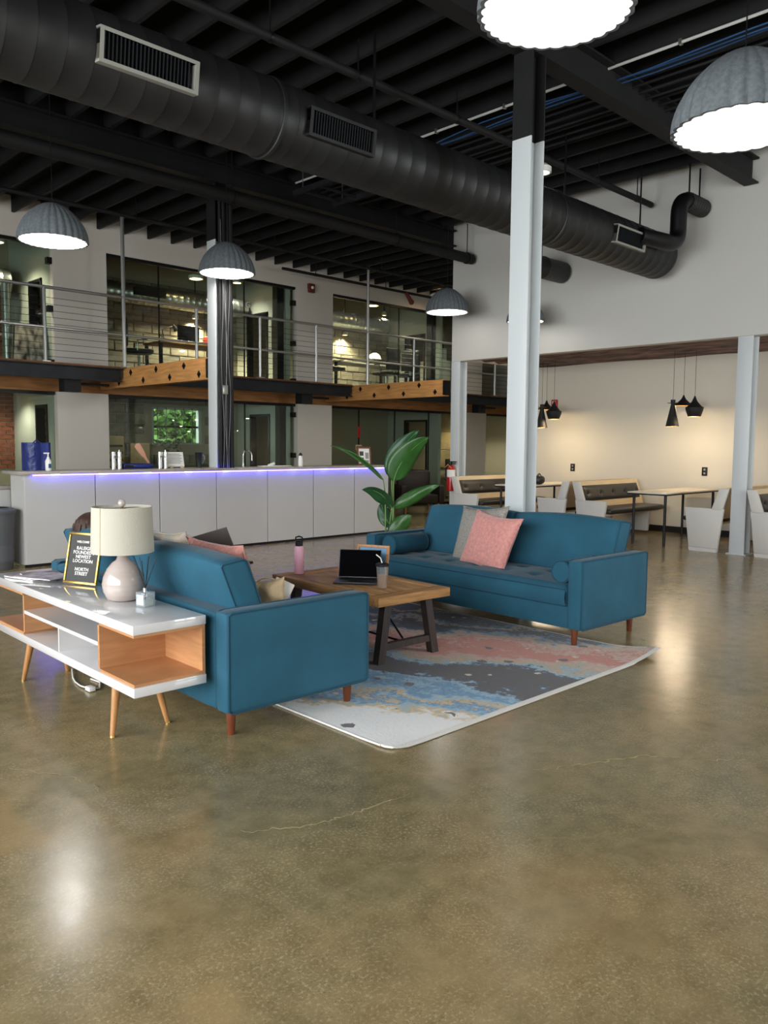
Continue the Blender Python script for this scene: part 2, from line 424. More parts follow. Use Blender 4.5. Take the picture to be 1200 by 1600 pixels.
# ------------------------------------------------------------------ ceiling
ceil = struct(B().box(-4.6, -4.1, 5.5, 11.0, 9.6, 5.62).box(-4.6, 9.5, 5.18, 18.6, 15.1, 5.62).build('ceiling', m_black))
j0 = B().box(-.0225, -4.0, 5.16, .0225, 9.5, 5.5).build('joist', m_blackjoist, ceil); j0.location.x = -4.2
x = -4.2+.46
while x < 10.75:
    inst(j0, (x, 0, 0), ceil); x += .46
j1 = B().box(-.0225, 9.6, 4.93, .0225, 13.0, 5.18).build('joist', m_blackjoist, ceil); j1.location.x = 2.0
x = 2.45
while x < 18.2:
    inst(j1, (x, 0, 0), ceil); x += .45
for y in (-2.0, 1.2, 7.6):
    B().box(-4.5, y-.03, 5.2, 10.85, y+.03, 5.26).build('bridging', m_blackjoist, ceil)
# steel girders on the column lines
def girder(y, x0, x1, zb, zt, label):
    t = thing('steel_girder', label, 'beam', ((x0+x1)/2, y, zb))
    B().box(x0, y-.09, zb, x1, y+.09, zb+.02).build('flange', m_blackjoist, t)
    B().box(x0, y-.09, zt-.02, x1, y+.09, zt).build('flange', m_blackjoist, t)
    B().box(x0, y-.008, zb+.02, x1, y+.008, zt-.02).build('web', m_blackjoist, t)
girder(4.36, -4.5, 10.85, 4.83, 5.155, 'black steel girder crossing above the tall white column to the right wall')
girder(9.46, -4.5, 10.85, 4.88, 5.155, 'black steel girder above the counter column line near the mezzanine')

# ------------------------------------------------------------------ columns
def column(label, x, y, ztop, zwhite, h=.2):
    t = thing('steel_column', label, 'column', (x+.1, y+.1, 0))
    zw = min(ztop, zwhite)
    for dx in (0, h-.016):
        f = B().box(x+dx, y, 0, x+dx+.016, y+h, zw, bev=.002).build('flange', m_steelw, t)
    B().box(x+.016, y+h/2-.006, 0, x+h-.016, y+h/2+.006, zw).build('web', m_steelw, t)
    if ztop > zw:
        u_ = B(); u_.box(x, y, zw, x+.016, y+h, ztop); u_.box(x+h-.016, y, zw, x+h, y+h, ztop); u_.box(x+.016, y+h/2-.006, zw, x+h-.016, y+h/2+.006, ztop)
        u_ = u_.build('black_painted_top', m_blackjoist, t); u_['label'] = 'black painted upper length'
    B().box(x-.03, y-.03, 0, x+h+.03, y+h+.03, .012).build('base_plate', m_steelw, t)
    return t
column('tall white steel column with black painted top behind the right sofa', 5.88, 4.25, 4.83, 4.11)
colA = column('white steel column standing in the counter with dark conduits on its side', 6.0, 9.42, 4.88, 4.15)
colB = column('white steel column with the red fire extinguisher at the corner of the upper wall', 10.88, 9.27, 2.905, 9)
column('white steel column between two booths at the right', 10.88, 4.25, 2.905, 9)
# conduits and cables strapped to the counter column
t = thing('conduit_bundle', 'black conduits and pale cables running up the counter column', 'conduit', (6.1, 9.36, 1.1))
m_cable = M('pale_cable', (190, 190, 186), .5); m_cable2 = M('grey_cable', (120, 120, 118), .6)
for k, (dx, r, mt) in enumerate(((.03, .022, m_blackmetal), (.085, .028, m_blackmetal), (.15, .02, m_blackmetal), (.2, .03, m_blackmetal))):
    B().cyl((6.02+dx, 9.385, 1.1), (6.02+dx, 9.385, 4.8), r, n=10).build('conduit', m_dark, t)
for k in range(3):
    pts = []; x0 = 6.06+.055*k
    for i in range(15):
        z = 1.1+i*(3.3-.3*k)/14
        pts.append((x0+.018*math.sin(i*.8+k*2), 9.35+.004*k, z))
    B().tube(pts, .004, 6).build('cable', m_cable2, t)
B().box(6.05, 9.33, 2.1, 6.13, 9.36, 2.22, bev=.004).build('junction_box', m_silver, t)

# ------------------------------------------------------------------ mezzanine
struct(B().box(1.0, 12.1, 2.46, 18.5, 14.9, 2.6).build('floor_mezzanine', m_carpet))
for k, (a, b_) in enumerate(((1.0, 5.92), (6.08, 10.80), (11.06, 18.35))):
    t = thing('steel_channel', ('dark steel channel edging the mezzanine left of the first timber beam', 'dark steel channel edging the mezzanine between the two timber beams',
                               'dark steel channel edging the mezzanine beyond the wall corner')[k], 'beam', ((a+b_)/2, 12.08, 2.38))
    B().box(a, 12.06, 2.38, b_, 12.09, 2.6).build('web', m_steel, t)
    B().box(a, 12.0, 2.38, b_, 12.06, 2.395).build('flange', m_steel, t)
    B().box(a, 12.0, 2.575, b_, 12.06, 2.59).build('flange', m_steel, t)
    B().box(a, 11.99, 2.59, b_, 12.1, 2.615).build('deck_edge', m_rust, t)
    xb = (5.05, 9.6, 14.9)[k]
    B().box(xb, 12.1, 2.2, xb+.26, 12.3, 2.42).build('bracket', m_dark, t)
    B().cyl((xb+.26, 12.2, 2.33), (xb+.75, 12.2, 2.33), .02, n=8).build('tie_rod', m_dark, t)
struct(B().box(1.0, 12.95, 2.24, 18.4, 13.05, 2.46).build('trim_1', m_timberx))
def timber(x, label):
    t = thing('timber_beam', label, 'beam', (x+.07, 11, 2.31))
    B().box(x, 9.64, 2.31, x+.14, 12.94, 2.61, bev=.006).build('beam_body', m_timber, t)
    d0 = None
    for k in range(8):
        y = 9.85+k*.40; z = 2.53 if k % 2 else 2.39
        if d0 is None:
            s = .045
            d0 = B().prism([(-s, 0), (0, -s*1.15), (s, 0), (0, s*1.15)], 'X', -.008, 0).cyl((-.022, 0, 0), (-.008, 0, 0), .014, n=6).build('bolt_plate', m_blackmetal, t)
            d0.location = (x, y, z)
        else: inst(d0, (x, y, z), t)
    B().box(x-.01, 9.62, 2.33, x+.15, 9.66, 2.59).build('end_plate', m_blackmetal, t)
timber(6.0, 'orange timber beam with black bolt plates reaching the counter column')
timber(10.88, 'orange timber beam with black bolt plates reaching the wall corner column')

# railing
t = thing('mezzanine_railing', 'steel tube railing with thin cables along the mezzanine edge', 'railing', (9.5, 12.08, 2.615))
m_rail = M('satin_rail_steel', (176, 176, 174), .35, metal=.8)
B().cyl((1.0, 12.05, 3.70), (18.4, 12.05, 3.70), .024, n=10).build('top_rail', m_rail, t)
B().cyl((1.0, 12.05, 3.12), (18.4, 12.05, 3.12), .02, n=10).build('mid_rail', m_rail, t)
for xx, zt in ((3.4, 3.7), (4.76, 3.7), (6.0, 4.95), (7.3, 3.7), (8.6, 3.7), (9.905, 3.7), (11.26, 5.08), (12.62, 3.7), (14.0, 3.7), (15.43, 3.7), (16.8, 3.7)):
    B().cyl((xx, 12.05, 2.615), (xx, 12.05, zt), .03 if zt > 4 else .026, n=10).box(xx-.06, 11.995, 2.615, xx+.06, 12.1, 2.63).build('post', m_rail, t)
for k in range(10):
    z = 2.70+k*.095
    if abs(z-3.12) < .03: continue
    B().cyl((1.0, 12.06, z), (18.4, 12.06, z), .0035, n=5).build('cable', m_blackmetal, t)

# ------------------------------------------------------------------ office front (wall with glass bays) at y = 13
of = sroot('wall_office')
B().box(1.0, 13.0, 4.57, 18.4, 13.12, 5.2).build('header', m_panelw, of)
for a, b_ in ((5.28, 6.17), (10.17, 11.12), (15.15, 16.1)):
    B().box(a, 12.98, 2.6, b_, 13.12, 4.57).build('panel', m_panelw, of)
for a, b_ in ((5.29, 6.15), (10.17, 11.08), (15.4, 16.27)):
    B().box(a, 12.96, 0, b_, 13.1, 2.24).build('panel', m_panelw, of)
def glazing(n, spans, z0, z1, hinges=()):
    wn = sroot('window_%d' % n, ((spans[0][0]+spans[-1][1])/2, 13.05, z0))
    a, b_ = spans[0][0], spans[-1][1]
    B().box(a, 13.02, z1-.05, b_, 13.1, z1).box(a, 13.02, z0, b_, 13.1, z0+.04).build('frame', m_blackmetal, wn)
    for (p, q) in spans:
        B().box(p+.006, 13.05, z0+.04, q-.006, 13.062, z1-.05).build('pane', m_glass, wn)
    for p, q in spans[:-1]:
        B().box(q-.008, 13.04, z0+.04, q+.008, 13.07, z1-.05).build('joint', m_blackmetal, wn)
    for hx, hz in hinges:
        B().box(hx-.05, 13.0, hz-.05, hx+.03, 13.09, hz+.05).build('hinge', m_blackmetal, wn)
glazing(1, ((2.0, 4.3), (4.3, 5.27)), 2.6, 4.57, ((5.25, 4.3), (5.25, 3.55), (5.25, 2.7)))
glazing(2, ((6.18, 7.16), (7.16, 8.19), (8.19, 8.95), (8.95, 10.16)), 2.6, 4.57, ((10.13, 4.25), (10.13, 3.45), (10.13, 2.7)))
glazing(3, ((11.13, 13.16), (13.16, 14.3), (14.3, 15.14)), 2.6, 4.57)
glazing(4, ((2.0, 4.2), (4.2, 5.28)), 0, 2.24)
glazing(5, ((6.16, 8.17), (8.17, 8.95), (8.95, 10.16)), 0, 2.24, ((10.13, 2.02), (10.13, 1.2)))
glazing(6, ((11.09, 11.94), (11.94, 13.05), (13.05, 14.2), (14.2, 15.39)), 0, 2.24)
glazing(7, ((16.28, 18.3),), 0, 2.24)
for xx in (9.8, 14.35):
    struct(B().box(xx, 13.14, 2.6, xx+.16, 13.3, 5.18).build('trim_2', m_dark))
struct(B().box(9.86, 13.14, 0, 10.0, 13.3, 2.46).build('trim_3', m_dark))
# partitions between the offices, each with a black framed opening
def partition(x, z0, z1, y0, y1, zt, nm):
    w = B(); w.box(x-.05, 13.14, z0, x+.05, y0, z1); w.box(x-.05, y1, z0, x+.05, 14.9, z1); w.box(x-.05, y0, zt, x+.05, y1, z1)
    o = struct(w.build(nm, m_green_part))
    f = B(); f.box(x-.07, y0, z0, x+.07, y0+.05, zt); f.box(x-.07, y1-.05, z0, x+.07, y1, zt); f.box(x-.07, y0, zt-.05, x+.07, y1, zt)
    f.build('opening_frame', m_blackmetal, o)
partition(5.34, 0, 2.46, 13.36, 13.85, 2.05, 'wall_partition')
partition(10.07, 0, 2.46, 13.7, 14.4, 2.05, 'wall_partition')
partition(14.7, 0, 2.46, 13.5, 14.3, 2.05, 'wall_partition')
partition(5.34, 2.6, 5.18, 13.45, 14.0, 4.1, 'wall_partition')
partition(10.07, 2.6, 5.18, 13.75, 14.5, 4.15, 'wall_partition')
partition(14.7, 2.6, 5.18, 13.6, 14.3, 4.15, 'wall_partition')
# rear wall: mortar bed with single blocks and bricks
wb = B(); wx0, wx1, wz0, wz1 = 7.98, 9.12, 1.40, 2.15
wb.box(-4.6, 14.9, 0, wx0, 15.1, 5.5); wb.box(wx1, 14.9, 0, 18.6, 15.1, 5.5); wb.box(wx0, 14.9, 0, wx1, 15.1, wz0); wb.box(wx0, 14.9, wz1, wx1, 15.1, 5.5)
back = struct(wb.build('wall_back', m_mortar))
blk = B().box(-.193, -.03, -.093, .193, .01, .093, bev=.008, seg=1).build('block', m_block, back)
brk = B().box(-.1, -.025, -.031, .1, .01, .031, bev=.004, seg=1).build('brick', m_brick, back)
first = {'block': True, 'brick': True}
def lay(src, x0, x1, z0, z1, dx, dz, hole=None):
    r = 0; z = z0+dz/2
    while z < z1:
        x = x0+dx/2+(dx/2 if r % 2 else 0)
        while x < x1-dx*.3:
            if not (hole and hole[0]-dx/2 < x < hole[1]+dx/2 and hole[2]-dz/2 < z < hole[3]+dz/2):
                p = (x, 14.9+random.uniform(-.008, .008), z)
                if first[src.name]: src.location = p; first[src.name] = False
                else: inst(src, p, back)
            x += dx
        z += dz; r += 1
lay(blk, 6.6, 10.0, 2.6, 4.55, .4, .2)
lay(blk, 12.2, 14.6, 2.6, 4.55, .4, .2)
lay(blk, 6.6, 9.9, .8, 2.4, .4, .2, (wx0, wx1, wz0, wz1))
lay(brk, 4.5, 5.9, .95, 2.3, .215, .075)
lay(brk, 4.5, 5.9, 2.7, 4.1, .215, .075)
m_stone = M('buff_stone', (168, 146, 104), .9, var=.25, vs_=5, bump=.3, bs=20)
for a in (16.4, 17.3):
    for k in range(3):
        B().box(a+.01, 14.86, .8+k*.5, a+.88, 14.91, 1.29+k*.5, bev=.01, seg=1).build('stone_slab', m_stone, back)
# rear window with bars and greenery outside
wn = sroot('window_8', (8.55, 15.0, wz0))
m_wf = M('window_frame_paint', (188, 188, 182), .5)
B().box(wx0, 14.88, wz0, wx1, 15.0, wz0+.03).box(wx0, 14.9, wz1-.04, wx1, 15, wz1).box(wx0, 14.9, wz0, wx0+.04, 15, wz1).box(wx1-.07, 14.9, wz0, wx1, 15, wz1).build('window_frame', m_wf, wn)
B().box(wx0+.04, 14.92, 1.74, wx1-.07, 14.96, 1.78).build('sash_bar', m_blackmetal, wn)
for k in range(5):
    xx = wx0+.12+k*.2
    B().cyl((xx, 14.9, wz0), (xx, 14.9, wz1), .008, n=6).build('bar', m_blackmetal, wn)
B().box(wx0+.04, 14.975, wz0+.03, wx1-.07, 14.985, wz1-.04).build('pane', m_glass, wn)
t = thing('tree', 'leafy green tree outside the barred rear window', 'tree', (9.9, 17.6, -.2))
m_leafout = M('outdoor_leaves', (92, 130, 52), .6, var=.4, vs_=3)
lf = B(); rl = random.Random(5)
for k in range(7000):
    c = Vector((9.9+rl.uniform(-1.8, 1.8), 17.6+rl.gauss(0, .45), rl.uniform(.9, 3.4)))
    a = Vector((rl.uniform(-1, 1), rl.uniform(-1, 1), rl.uniform(-1, 1))).normalized(); b_ = a.orthogonal().normalized()
    s = rl.uniform(.06, .15)
    vs4 = [lf.bm.verts.new(c+a*s), lf.bm.verts.new(c+b_*s*.5), lf.bm.verts.new(c-a*s), lf.bm.verts.new(c-b_*s*.5)]
    lf.bm.faces.new(vs4)
o = lf.build('foliage', m_leafout, t); o['kind'] = 'stuff'
B().cyl((9.9, 17.6, 0), (9.95, 17.6, 2.2), .12, .06, n=10).build('trunk', m_walnut, t)
tag(B().grid(30, 12, lambda u, v: Vector((5+u*10, 15.3+v*9, -.25+3.5*v*v+.1*math.sin(u*17)*v))).build('lawn', M('lawn_grass', (108, 140, 60), .9, var=.3, vs_=8)), 'green lawn bank outside the rear window', 'lawn')
# ------------------------------------------------------------------ ceiling services
DY, DZ, DR = 5.50, 4.06, .30
t = thing('spiral_duct', 'huge black spiral air duct crossing under the joists', 'duct', (3.5, DY, DZ-DR))
prof = []; x = -4.4
while x < 10.55:
    prof += [(DR, x), (DR, x+.17), (DR+.0025, x+.174), (DR+.0025, x+.180), (DR, x+.184)]; x += .185
prof += [(DR, 10.6), (DR-.02, 10.64)]
B().lathe(prof, 40, (0, DY, DZ), 'X').capends().build('duct_body', m_duct, t, ang=50)
for xx in (3.95, 7.9): B().lathe([(DR+.003, xx), (DR+.014, xx+.005), (DR+.014, xx+.035), (DR+.003, xx+.04)], 40, (0, DY, DZ), 'X').build('joint_collar', m_duct, t)
for xx in (-1.5, 2.05, 5.2, 8.3, 10.1):
    B().box(xx-.015, DY-.004, DZ+DR-.01, xx+.015, DY+.004, 5.17).build('strap', m_blackmetal, t)
m_grille = M('grey_grille_frame', (150, 150, 142), .5)
def vent(x0, x1, frame):
    # set on the lower camera-facing flank of the duct
    a = math.radians(8); rot = Matrix.Translation((0, DY, DZ)) @ Matrix.Rotation(a, 4, 'X')
    v = B(); yo = -DR-.045
    v.box(x0, yo, -.11, x1, yo+.07, -.085, mat=rot); v.box(x0, yo, .085, x1, yo+.07, .11, mat=rot)
    v.box(x0, yo, -.085, x0+.03, yo+.07, .085, mat=rot); v.box(x1-.03, yo, -.085, x1, yo+.07, .085, mat=rot)
    v = v.build('vent', frame, t)
    B().box(x0+.03, yo+.05, -.085, x1-.03, yo+.055, .085, mat=rot).build('backing', m_dark, v)
    n = int((x1-x0-.06)/.028); s0 = None
    for k in range(n):
        xx = x0+.04+k*.028
        if s0 is None:
            s0 = B().box(-.004, yo+.012, -.085, .004, yo+.045, .085, mat=rot).build('fin', m_steel, v)
            # mesh already shifted by the duct base
            s0.location = (xx, 0, 0)
        else: inst(s0, (xx, 0, 0), v)
vent(2.44, 3.17, m_grille); vent(4.18, 4.9, m_duct); vent(8.93, 9.65, m_grille)
# S-shaped branch duct to the wall
t = thing('branch_duct', 'black S-shaped branch duct rising from the big duct to the wall', 'duct', (10.5, 5.1, 4.2))
def arc(p0, p1, p2, n=6):
    return [Vector(p0).lerp(Vector(p1), i/n).lerp(Vector(p1).lerp(Vector(p2), i/n), i/n) for i in range(n+1)]
P = [Vector((9.55, 5.2, 4.10))]+arc((9.9, 5.05, 4.06), (10.22, 5.02, 4.04), (10.22, 5.02, 4.25))+arc((10.22, 5.02, 4.42), (10.22, 5.02, 4.66), (10.4, 5.0, 4.66))
B().tube(P, .105, 18).build('elbow', m_blackmetal, t, ang=50)
prof = []; x = 10.38
while x < 10.84: prof += [(.115, x), (.115, x+.05), (.119, x+.055), (.119, x+.062), (.115, x+.067)]; x += .07
B().lathe(prof, 24, (0, 5.0, 4.66), 'X').capends().build('wall_sleeve', m_duct, t)
for xx in (10.45, 10.75): B().cyl((xx, 5.0, 4.77), (xx, 5.0, 5.16), .012, n=6).build('strap', m_blackmetal, t)
t = thing('round_duct', 'short round black duct behind the white column near the wall', 'duct', (10.6, 7.3, 3.9))
B().lathe([(.16, 10.0), (.16, 10.3), (.167, 10.31), (.16, 10.32), (.16, 10.84)], 24, (0, 7.2, 4.12), 'X').capends().build('duct_body', m_duct, t)
B().cyl((10.3, 7.2, 4.27), (10.3, 7.2, 5.17), .01, n=6).build('strap', m_blackmetal, t)
# long pipes along the hall
def pipe(name, label, y, z, r, x0, x1, hang, mt=None):
    t = thing(name, label, 'pipe', ((x0+x1)/2, y, z-r))
    B().cyl((x0, y, z), (x1, y, z), r, n=14).build('pipe_run', mt or m_blackjoist, t)
    for xx in hang:
        B().cyl((xx, y, z), (xx, y, 5.17), .008, n=6).cyl((xx-.015, y, z), (xx+.015, y, z), r*1.15, n=14).build('hanger', m_blackmetal, t)
pipe('round_pipe', 'thick dark round pipe running above the counter to the wall corner', 9.0, 4.6, .085, -4.4, 10.82, (0, 3.0, 6.0, 9.0, 10.7))
pipe('sprinkler_pipe', 'thin black sprinkler pipe hung beyond the big duct', 5.72, 4.84, .04, -4.4, 10.8, (-2, 1.6, 4.2, 5.2, 6.6, 9.4, 10.4))
pipe('sprinkler_pipe', 'thin dark sprinkler pipe hung over the mezzanine railing', 11.2, 4.72, .03, 1.5, 16.5, (3.3, 5.8, 8.3, 10.8, 13.3))
pipe('sprinkler_pipe', 'thin dark sprinkler pipe in front of the mezzanine header', 12.3, 4.7, .028, 9.3, 15.2, (10.1, 12.0, 14.2))
pipe('conduit_run', 'slim black conduit parallel to the big duct, counter side', 7.6, 4.95, .02, -4.4, 10.8, (-1, 2.3, 5.6, 8.9))
pipe('conduit_run', 'slim black conduit beside the thick round pipe', 8.35, 4.96, .025, -4.4, 10.8, (1, 4.4, 7.7))
t = thing('sprinkler_valve', 'small red sprinkler valve hanging by the mezzanine header', 'valve', (12.9, 12.3, 4.5))
m_redv = M('red_valve', (104, 44, 34), .5)
B().cyl((12.6, 12.3, 4.7), (12.75, 12.3, 4.55), .035, .05, n=10).sphere((12.78, 12.3, 4.52), .06).build('valve_body', m_redv, t)
t = thing('alarm_horn', 'small red and white alarm horn on the mezzanine header', 'alarm', (10.5, 12.95, 4.58))
B().box(10.45, 12.93, 4.5, 10.6, 13.0, 4.68, bev=.01).build('housing', m_redv, t)
B().sphere((10.525, 12.92, 4.6), .03).build('strobe', m_letter, t)
# conduits and data cables across the joists (run along y)
t = thing('white_conduit', 'thin white conduit crossing the ceiling above the right sofa', 'conduit', (7.27, 4.8, 5.12))
B().cyl((7.27, 1.0, 5.13), (7.27, 9.3, 5.13), .014, n=8).build('conduit_run', m_cable, t)
for k in range(8): B().box(7.25, 1.6+k, 5.11, 7.29, 1.63+k, 5.158).build('clip', m_silver, t)
m_blue = M('blue_data_cable', (40, 78, 124), .6)
for k in range(3):
    pts = [(7.40+.06*k+.05*math.sin(i*1.1+k), 1.0+i*.5, 5.08+.02*math.sin(i*.9+2*k)) for i in range(15)]
    tag(B().tube(pts, .007, 5).build('data_cable', m_blue), ('blue data cable nearest the white ceiling conduit', 'blue data cable in the middle of the ceiling run', 'blue data cable farthest from the white ceiling conduit')[k], 'cable', 'blue data cables under the ceiling')
for k in range(7):
    xx = 7.75+.14*k
    tag(B().cyl((xx, 1.0, 5.1-.015*(k % 3)), (xx, 9.3, 5.1-.015*(k % 3)), .016+.004*(k % 2), n=8).build('black_conduit', m_blackjoist), 'black ceiling conduit crossing the joists, '+('first', 'second', 'third', 'fourth', 'fifth', 'sixth', 'seventh')[k]+' from the blue cables', 'conduit', 'black ceiling conduits')
# open cable tray frame
t = thing('cable_tray', 'dark ladder cable tray under the joists above the counter', 'tray', (7.6, 8.2, 4.75))
B().box(6.9, 7.3, 4.80, 6.95, 8.9, 4.86).build('rail', m_steel, t); B().box(7.6, 7.3, 4.80, 7.65, 8.9, 4.86).build('rail', m_steel, t)
for k in range(5): B().box(6.95, 7.4+k*.33, 4.81, 7.6, 7.43+k*.33, 4.84).build('rung', m_steel, t)
for p in ((6.92, 7.5), (7.62, 7.5), (6.92, 8.7), (7.62, 8.7)): B().cyl((p[0], p[1], 4.86), (p[0], p[1], 5.5), .006, n=6).build('hanger', m_silver, t)

# ------------------------------------------------------------------ felt bell pendants
m_felt = M('grey_felt', (100, 106, 110), .95, var=.18, vs_=40, bump=.25, bs=120)
m_feltin = M('white_felt_lining', (238, 236, 232), .9)
def bell(label, x, y, zr, d, power, zc=5.5):
    t = thing('bell_pendant', label, 'pendant lamp', (x, y, zr), 'grey felt bell pendants')
    R = d/2; H = d*.57; n = 168; k = 28
    def rad(s): return R*math.cos(s*PI/2)**.56
    prof = [(max(.012, rad(i/18)), zr+H*(i/18)) for i in range(19)]
    wv = lambda a, r, z: .045*(abs(math.sin(a*k/2))-.5)*min(1, r/(R*.35))
    B().lathe(prof, n, (x, y, 0), 'Z', wv).build('shade', m_felt, t, ang=60)
    prof2 = [(max(.01, rad(i/18)-.02), zr+(H-.02)*(i/18)) for i in range(18)]
    sh = t.children[0]
    B().lathe([(R, zr), (R-.02, zr)], n, (x, y, 0), 'Z', wv).build('rim', m_felt, sh, ang=60)
    B().lathe(prof2, n, (x, y, 0), 'Z', wv).build('lining', m_feltin, sh, ang=60)
    B().cyl((x, y, zr+H-.01), (x, y, zc), .004, n=6).build('cord', m_blackmetal, t)
    B().cyl((x, y, zc-.04), (x, y, zc), .05, n=14).build('ceiling_rose', m_blackmetal, t)
    B().cyl((x, y, zr+H*.42), (x, y, zr+H*.46), R*.36, n=28).build('diffuser', m_bulb, t)
    light('bulb', 'POINT', (x, y, zr+H*.14), power, (1, .97, .93), .07, t)
BP = 14
bell('grey felt bell pendant above the left end of the counter', 3.42, 8.38, 3.48, .68, 42)
bell('grey felt bell pendant in front of the counter column', 5.82, 8.86, 3.587, .70, 42)
bell('grey felt bell pendant hanging at the corner of the white wall', 10.05, 8.86, 3.60, .70, BP*.6)
bell('small grey felt bell pendant half hidden by the tall white column', 10.2, 7.40, 3.32, .57, BP*.4)
bell('big glowing bell pendant cut off by the top edge', 3.31, 2.27, 3.47, .72, 4)
bell('grey felt bell pendant near the top right corner', 4.62, 1.92, 3.20, .74, 4)
def downlight(label, x, y, z, r=.09, power=30, col=(1, .9, .75), tilt=None, zc=5.18):
    t = thing('downlight', label, 'ceiling light', (x, y, z))
    B().lathe([(r, z), (r+.02, z), (r+.02, z+.06), (r*.6, z+.10)], 24, (x, y, 0)).build('trim_ring', m_letter, t)
    B().cyl((x, y, z+.01), (x, y, z+.02), r*.97, n=24).build('lens', m_warm if col[2] < .9 else m_bulb, t)
    B().cyl((x, y, z+.10), (x, y, zc), .012, n=6).build('stem', m_blackmetal, t)
    if power: light('bulb', 'SPOT', (x, y, z-.01), power, col, .06, t, spot=math.radians(130), rot=tilt or (0, 0, 0), blend=.7)
downlight('round downlight beside the top of the tall white column', 8.0, 5.62, 4.6, .09, 30, (1, .97, .93), zc=5.5)
downlight('round office downlight behind the left mezzanine glass', 8.3, 13.7, 4.55, .12, 420, (1, .86, .62))
downlight('round office downlight behind the right mezzanine glass', 12.95, 13.7, 4.62, .12, 420, (1, .86, .62))
downlight('bright downlight between mezzanine joists by the wall corner', 13.7, 12.4, 4.75, .13, 200, (1, .9, .72))
downlight('small spotlight above the office duct, right bay', 14.0, 14.4, 4.6, .04, 120, (1, .84, .6))
downlight('small wall spotlight in the left mezzanine office', 8.9, 14.73, 3.98, .05, 420, (1, .8, .5))
downlight('small wall spotlight in the right mezzanine office', 13.0, 14.73, 4.05, .05, 300, (1, .8, .5))
downlight('round office light under the mezzanine, stone walled room', 17.2, 14.2, 2.3, .08, 110, (1, .84, .6), zc=2.46)
downlight('round office light under the mezzanine in the brick room', 4.85, 14.2, 2.32, .08, 90, (1, .9, .75), zc=2.46)
downlight('added light under the mezzanine brightening the room with the red door', 12.4, 14.0, 2.32, .08, 8, (1, .9, .78), zc=2.46)  # added only to lift this dim room, no lamp known here
downlight('round office light under the mezzanine in the barred window room', 7.2, 13.9, 2.32, .08, 14, (1, .9, .78), zc=2.46)  # added to brighten the room behind the glass, not a known fixture
downlight('mezzanine office light in the brick room', 4.7, 13.7, 4.6, .09, 160, (1, .88, .68))
downlight('mezzanine office light in the room with the framed poster', 9.5, 14.1, 4.7, .08, 90, (1, .9, .75))
# silver ducts inside the offices
def silver_duct(label, x0, x1, y, z, r):
    t = thing('silver_duct', label, 'duct', ((x0+x1)/2, y, z-r))
    prof = []; x = x0
    while x < x1-.1: prof += [(r, x), (r, x+.10), (r+.004, x+.105), (r+.004, x+.115), (r, x+.12)]; x += .13
    prof += [(r, x1)]
    B().lathe(prof, 28, (0, y, z), 'X').capends().build('duct_body', m_silver, t, ang=50)
    for xx in (x0+.4, x1-.6): B().cyl((xx, y, z+r), (xx, y, 5.18), .008, n=6).build('strap', m_silver, t)
    return t
t = silver_duct('silver spiral duct in the left mezzanine office', 6.3, 9.9, 14.45, 4.25, .19)
B().box(7.3, 14.2, 4.2, 7.95, 14.26, 4.34).build('grille', m_dark, t)
silver_duct('silver spiral duct in the right mezzanine office', 11.3, 14.1, 14.45, 4.35, .18)
silver_duct('silver spiral duct in the brick walled mezzanine office', 2.2, 5.05, 14.3, 4.1, .22)
t = thing('silver_riser', 'vertical silver duct pipe in the brick walled mezzanine office', 'duct', (4.85, 13.7, 2.6))
B().cyl((4.82, 13.75, 2.6), (4.82, 13.75, 4.0), .075, n=18).lathe([(.079, 3.0), (.079, 3.03)], 18, (4.82, 13.75, 0)).build('pipe_run', m_silver, t)
# ------------------------------------------------------------------ service counter
t = thing('reception_counter', 'long white panelled service counter with blue lit overhang', 'counter', (6.3, 9.6, 0))
xs = [3.405, 4.24, 5.09, 5.935, 6.78, 7.62, 8.45, 9.2]
B().box(3.42, 9.36, 0, 9.19, 9.415, 1.07).build('carcass', m_dark, t)
B().box(3.45, 9.38, 0, 9.18, 9.41, .05).build('plinth', m_dark, t)
for a, b_ in zip(xs, xs[1:]):
    B().box(a+.006, 9.33, .035, b_-.006, 9.36, 1.065, bev=.002, seg=1).build('panel', m_counter, t)
B().box(3.39, 9.335, .035, 3.42, 9.7, 1.065).build('end_panel', m_counter, t)
w = B(); w.box(3.3, 9.21, 1.07, 6.0-.005, 9.72, 1.105, bev=.004); w.box(6.205, 9.21, 1.07, 9.26, 9.72, 1.105, bev=.004); w.box(5.99, 9.21, 1.07, 6.21, 9.31, 1.105)
w.build('worktop', m_worktop, t)
m_led = M('blue_led', (120, 120, 255), .5, emit=28, ecol=(64, 54, 255))
B().box(3.5, 9.305, 1.052, 9.15, 9.325, 1.066).build('led_strip', m_led, t)
m_ledw = M('led_chip', (220, 225, 255), .5, emit=9, ecol=(170, 180, 255))
x = 3.75; c0 = None
while x < 9.1:
    if c0 is None:
        c0 = B().box(-.05, 9.292, 1.054, .05, 9.306, 1.068).build('led_module', m_ledw, t); c0.location.x += x
    else: inst(c0, (x, 0, 0), t)
    x += .58
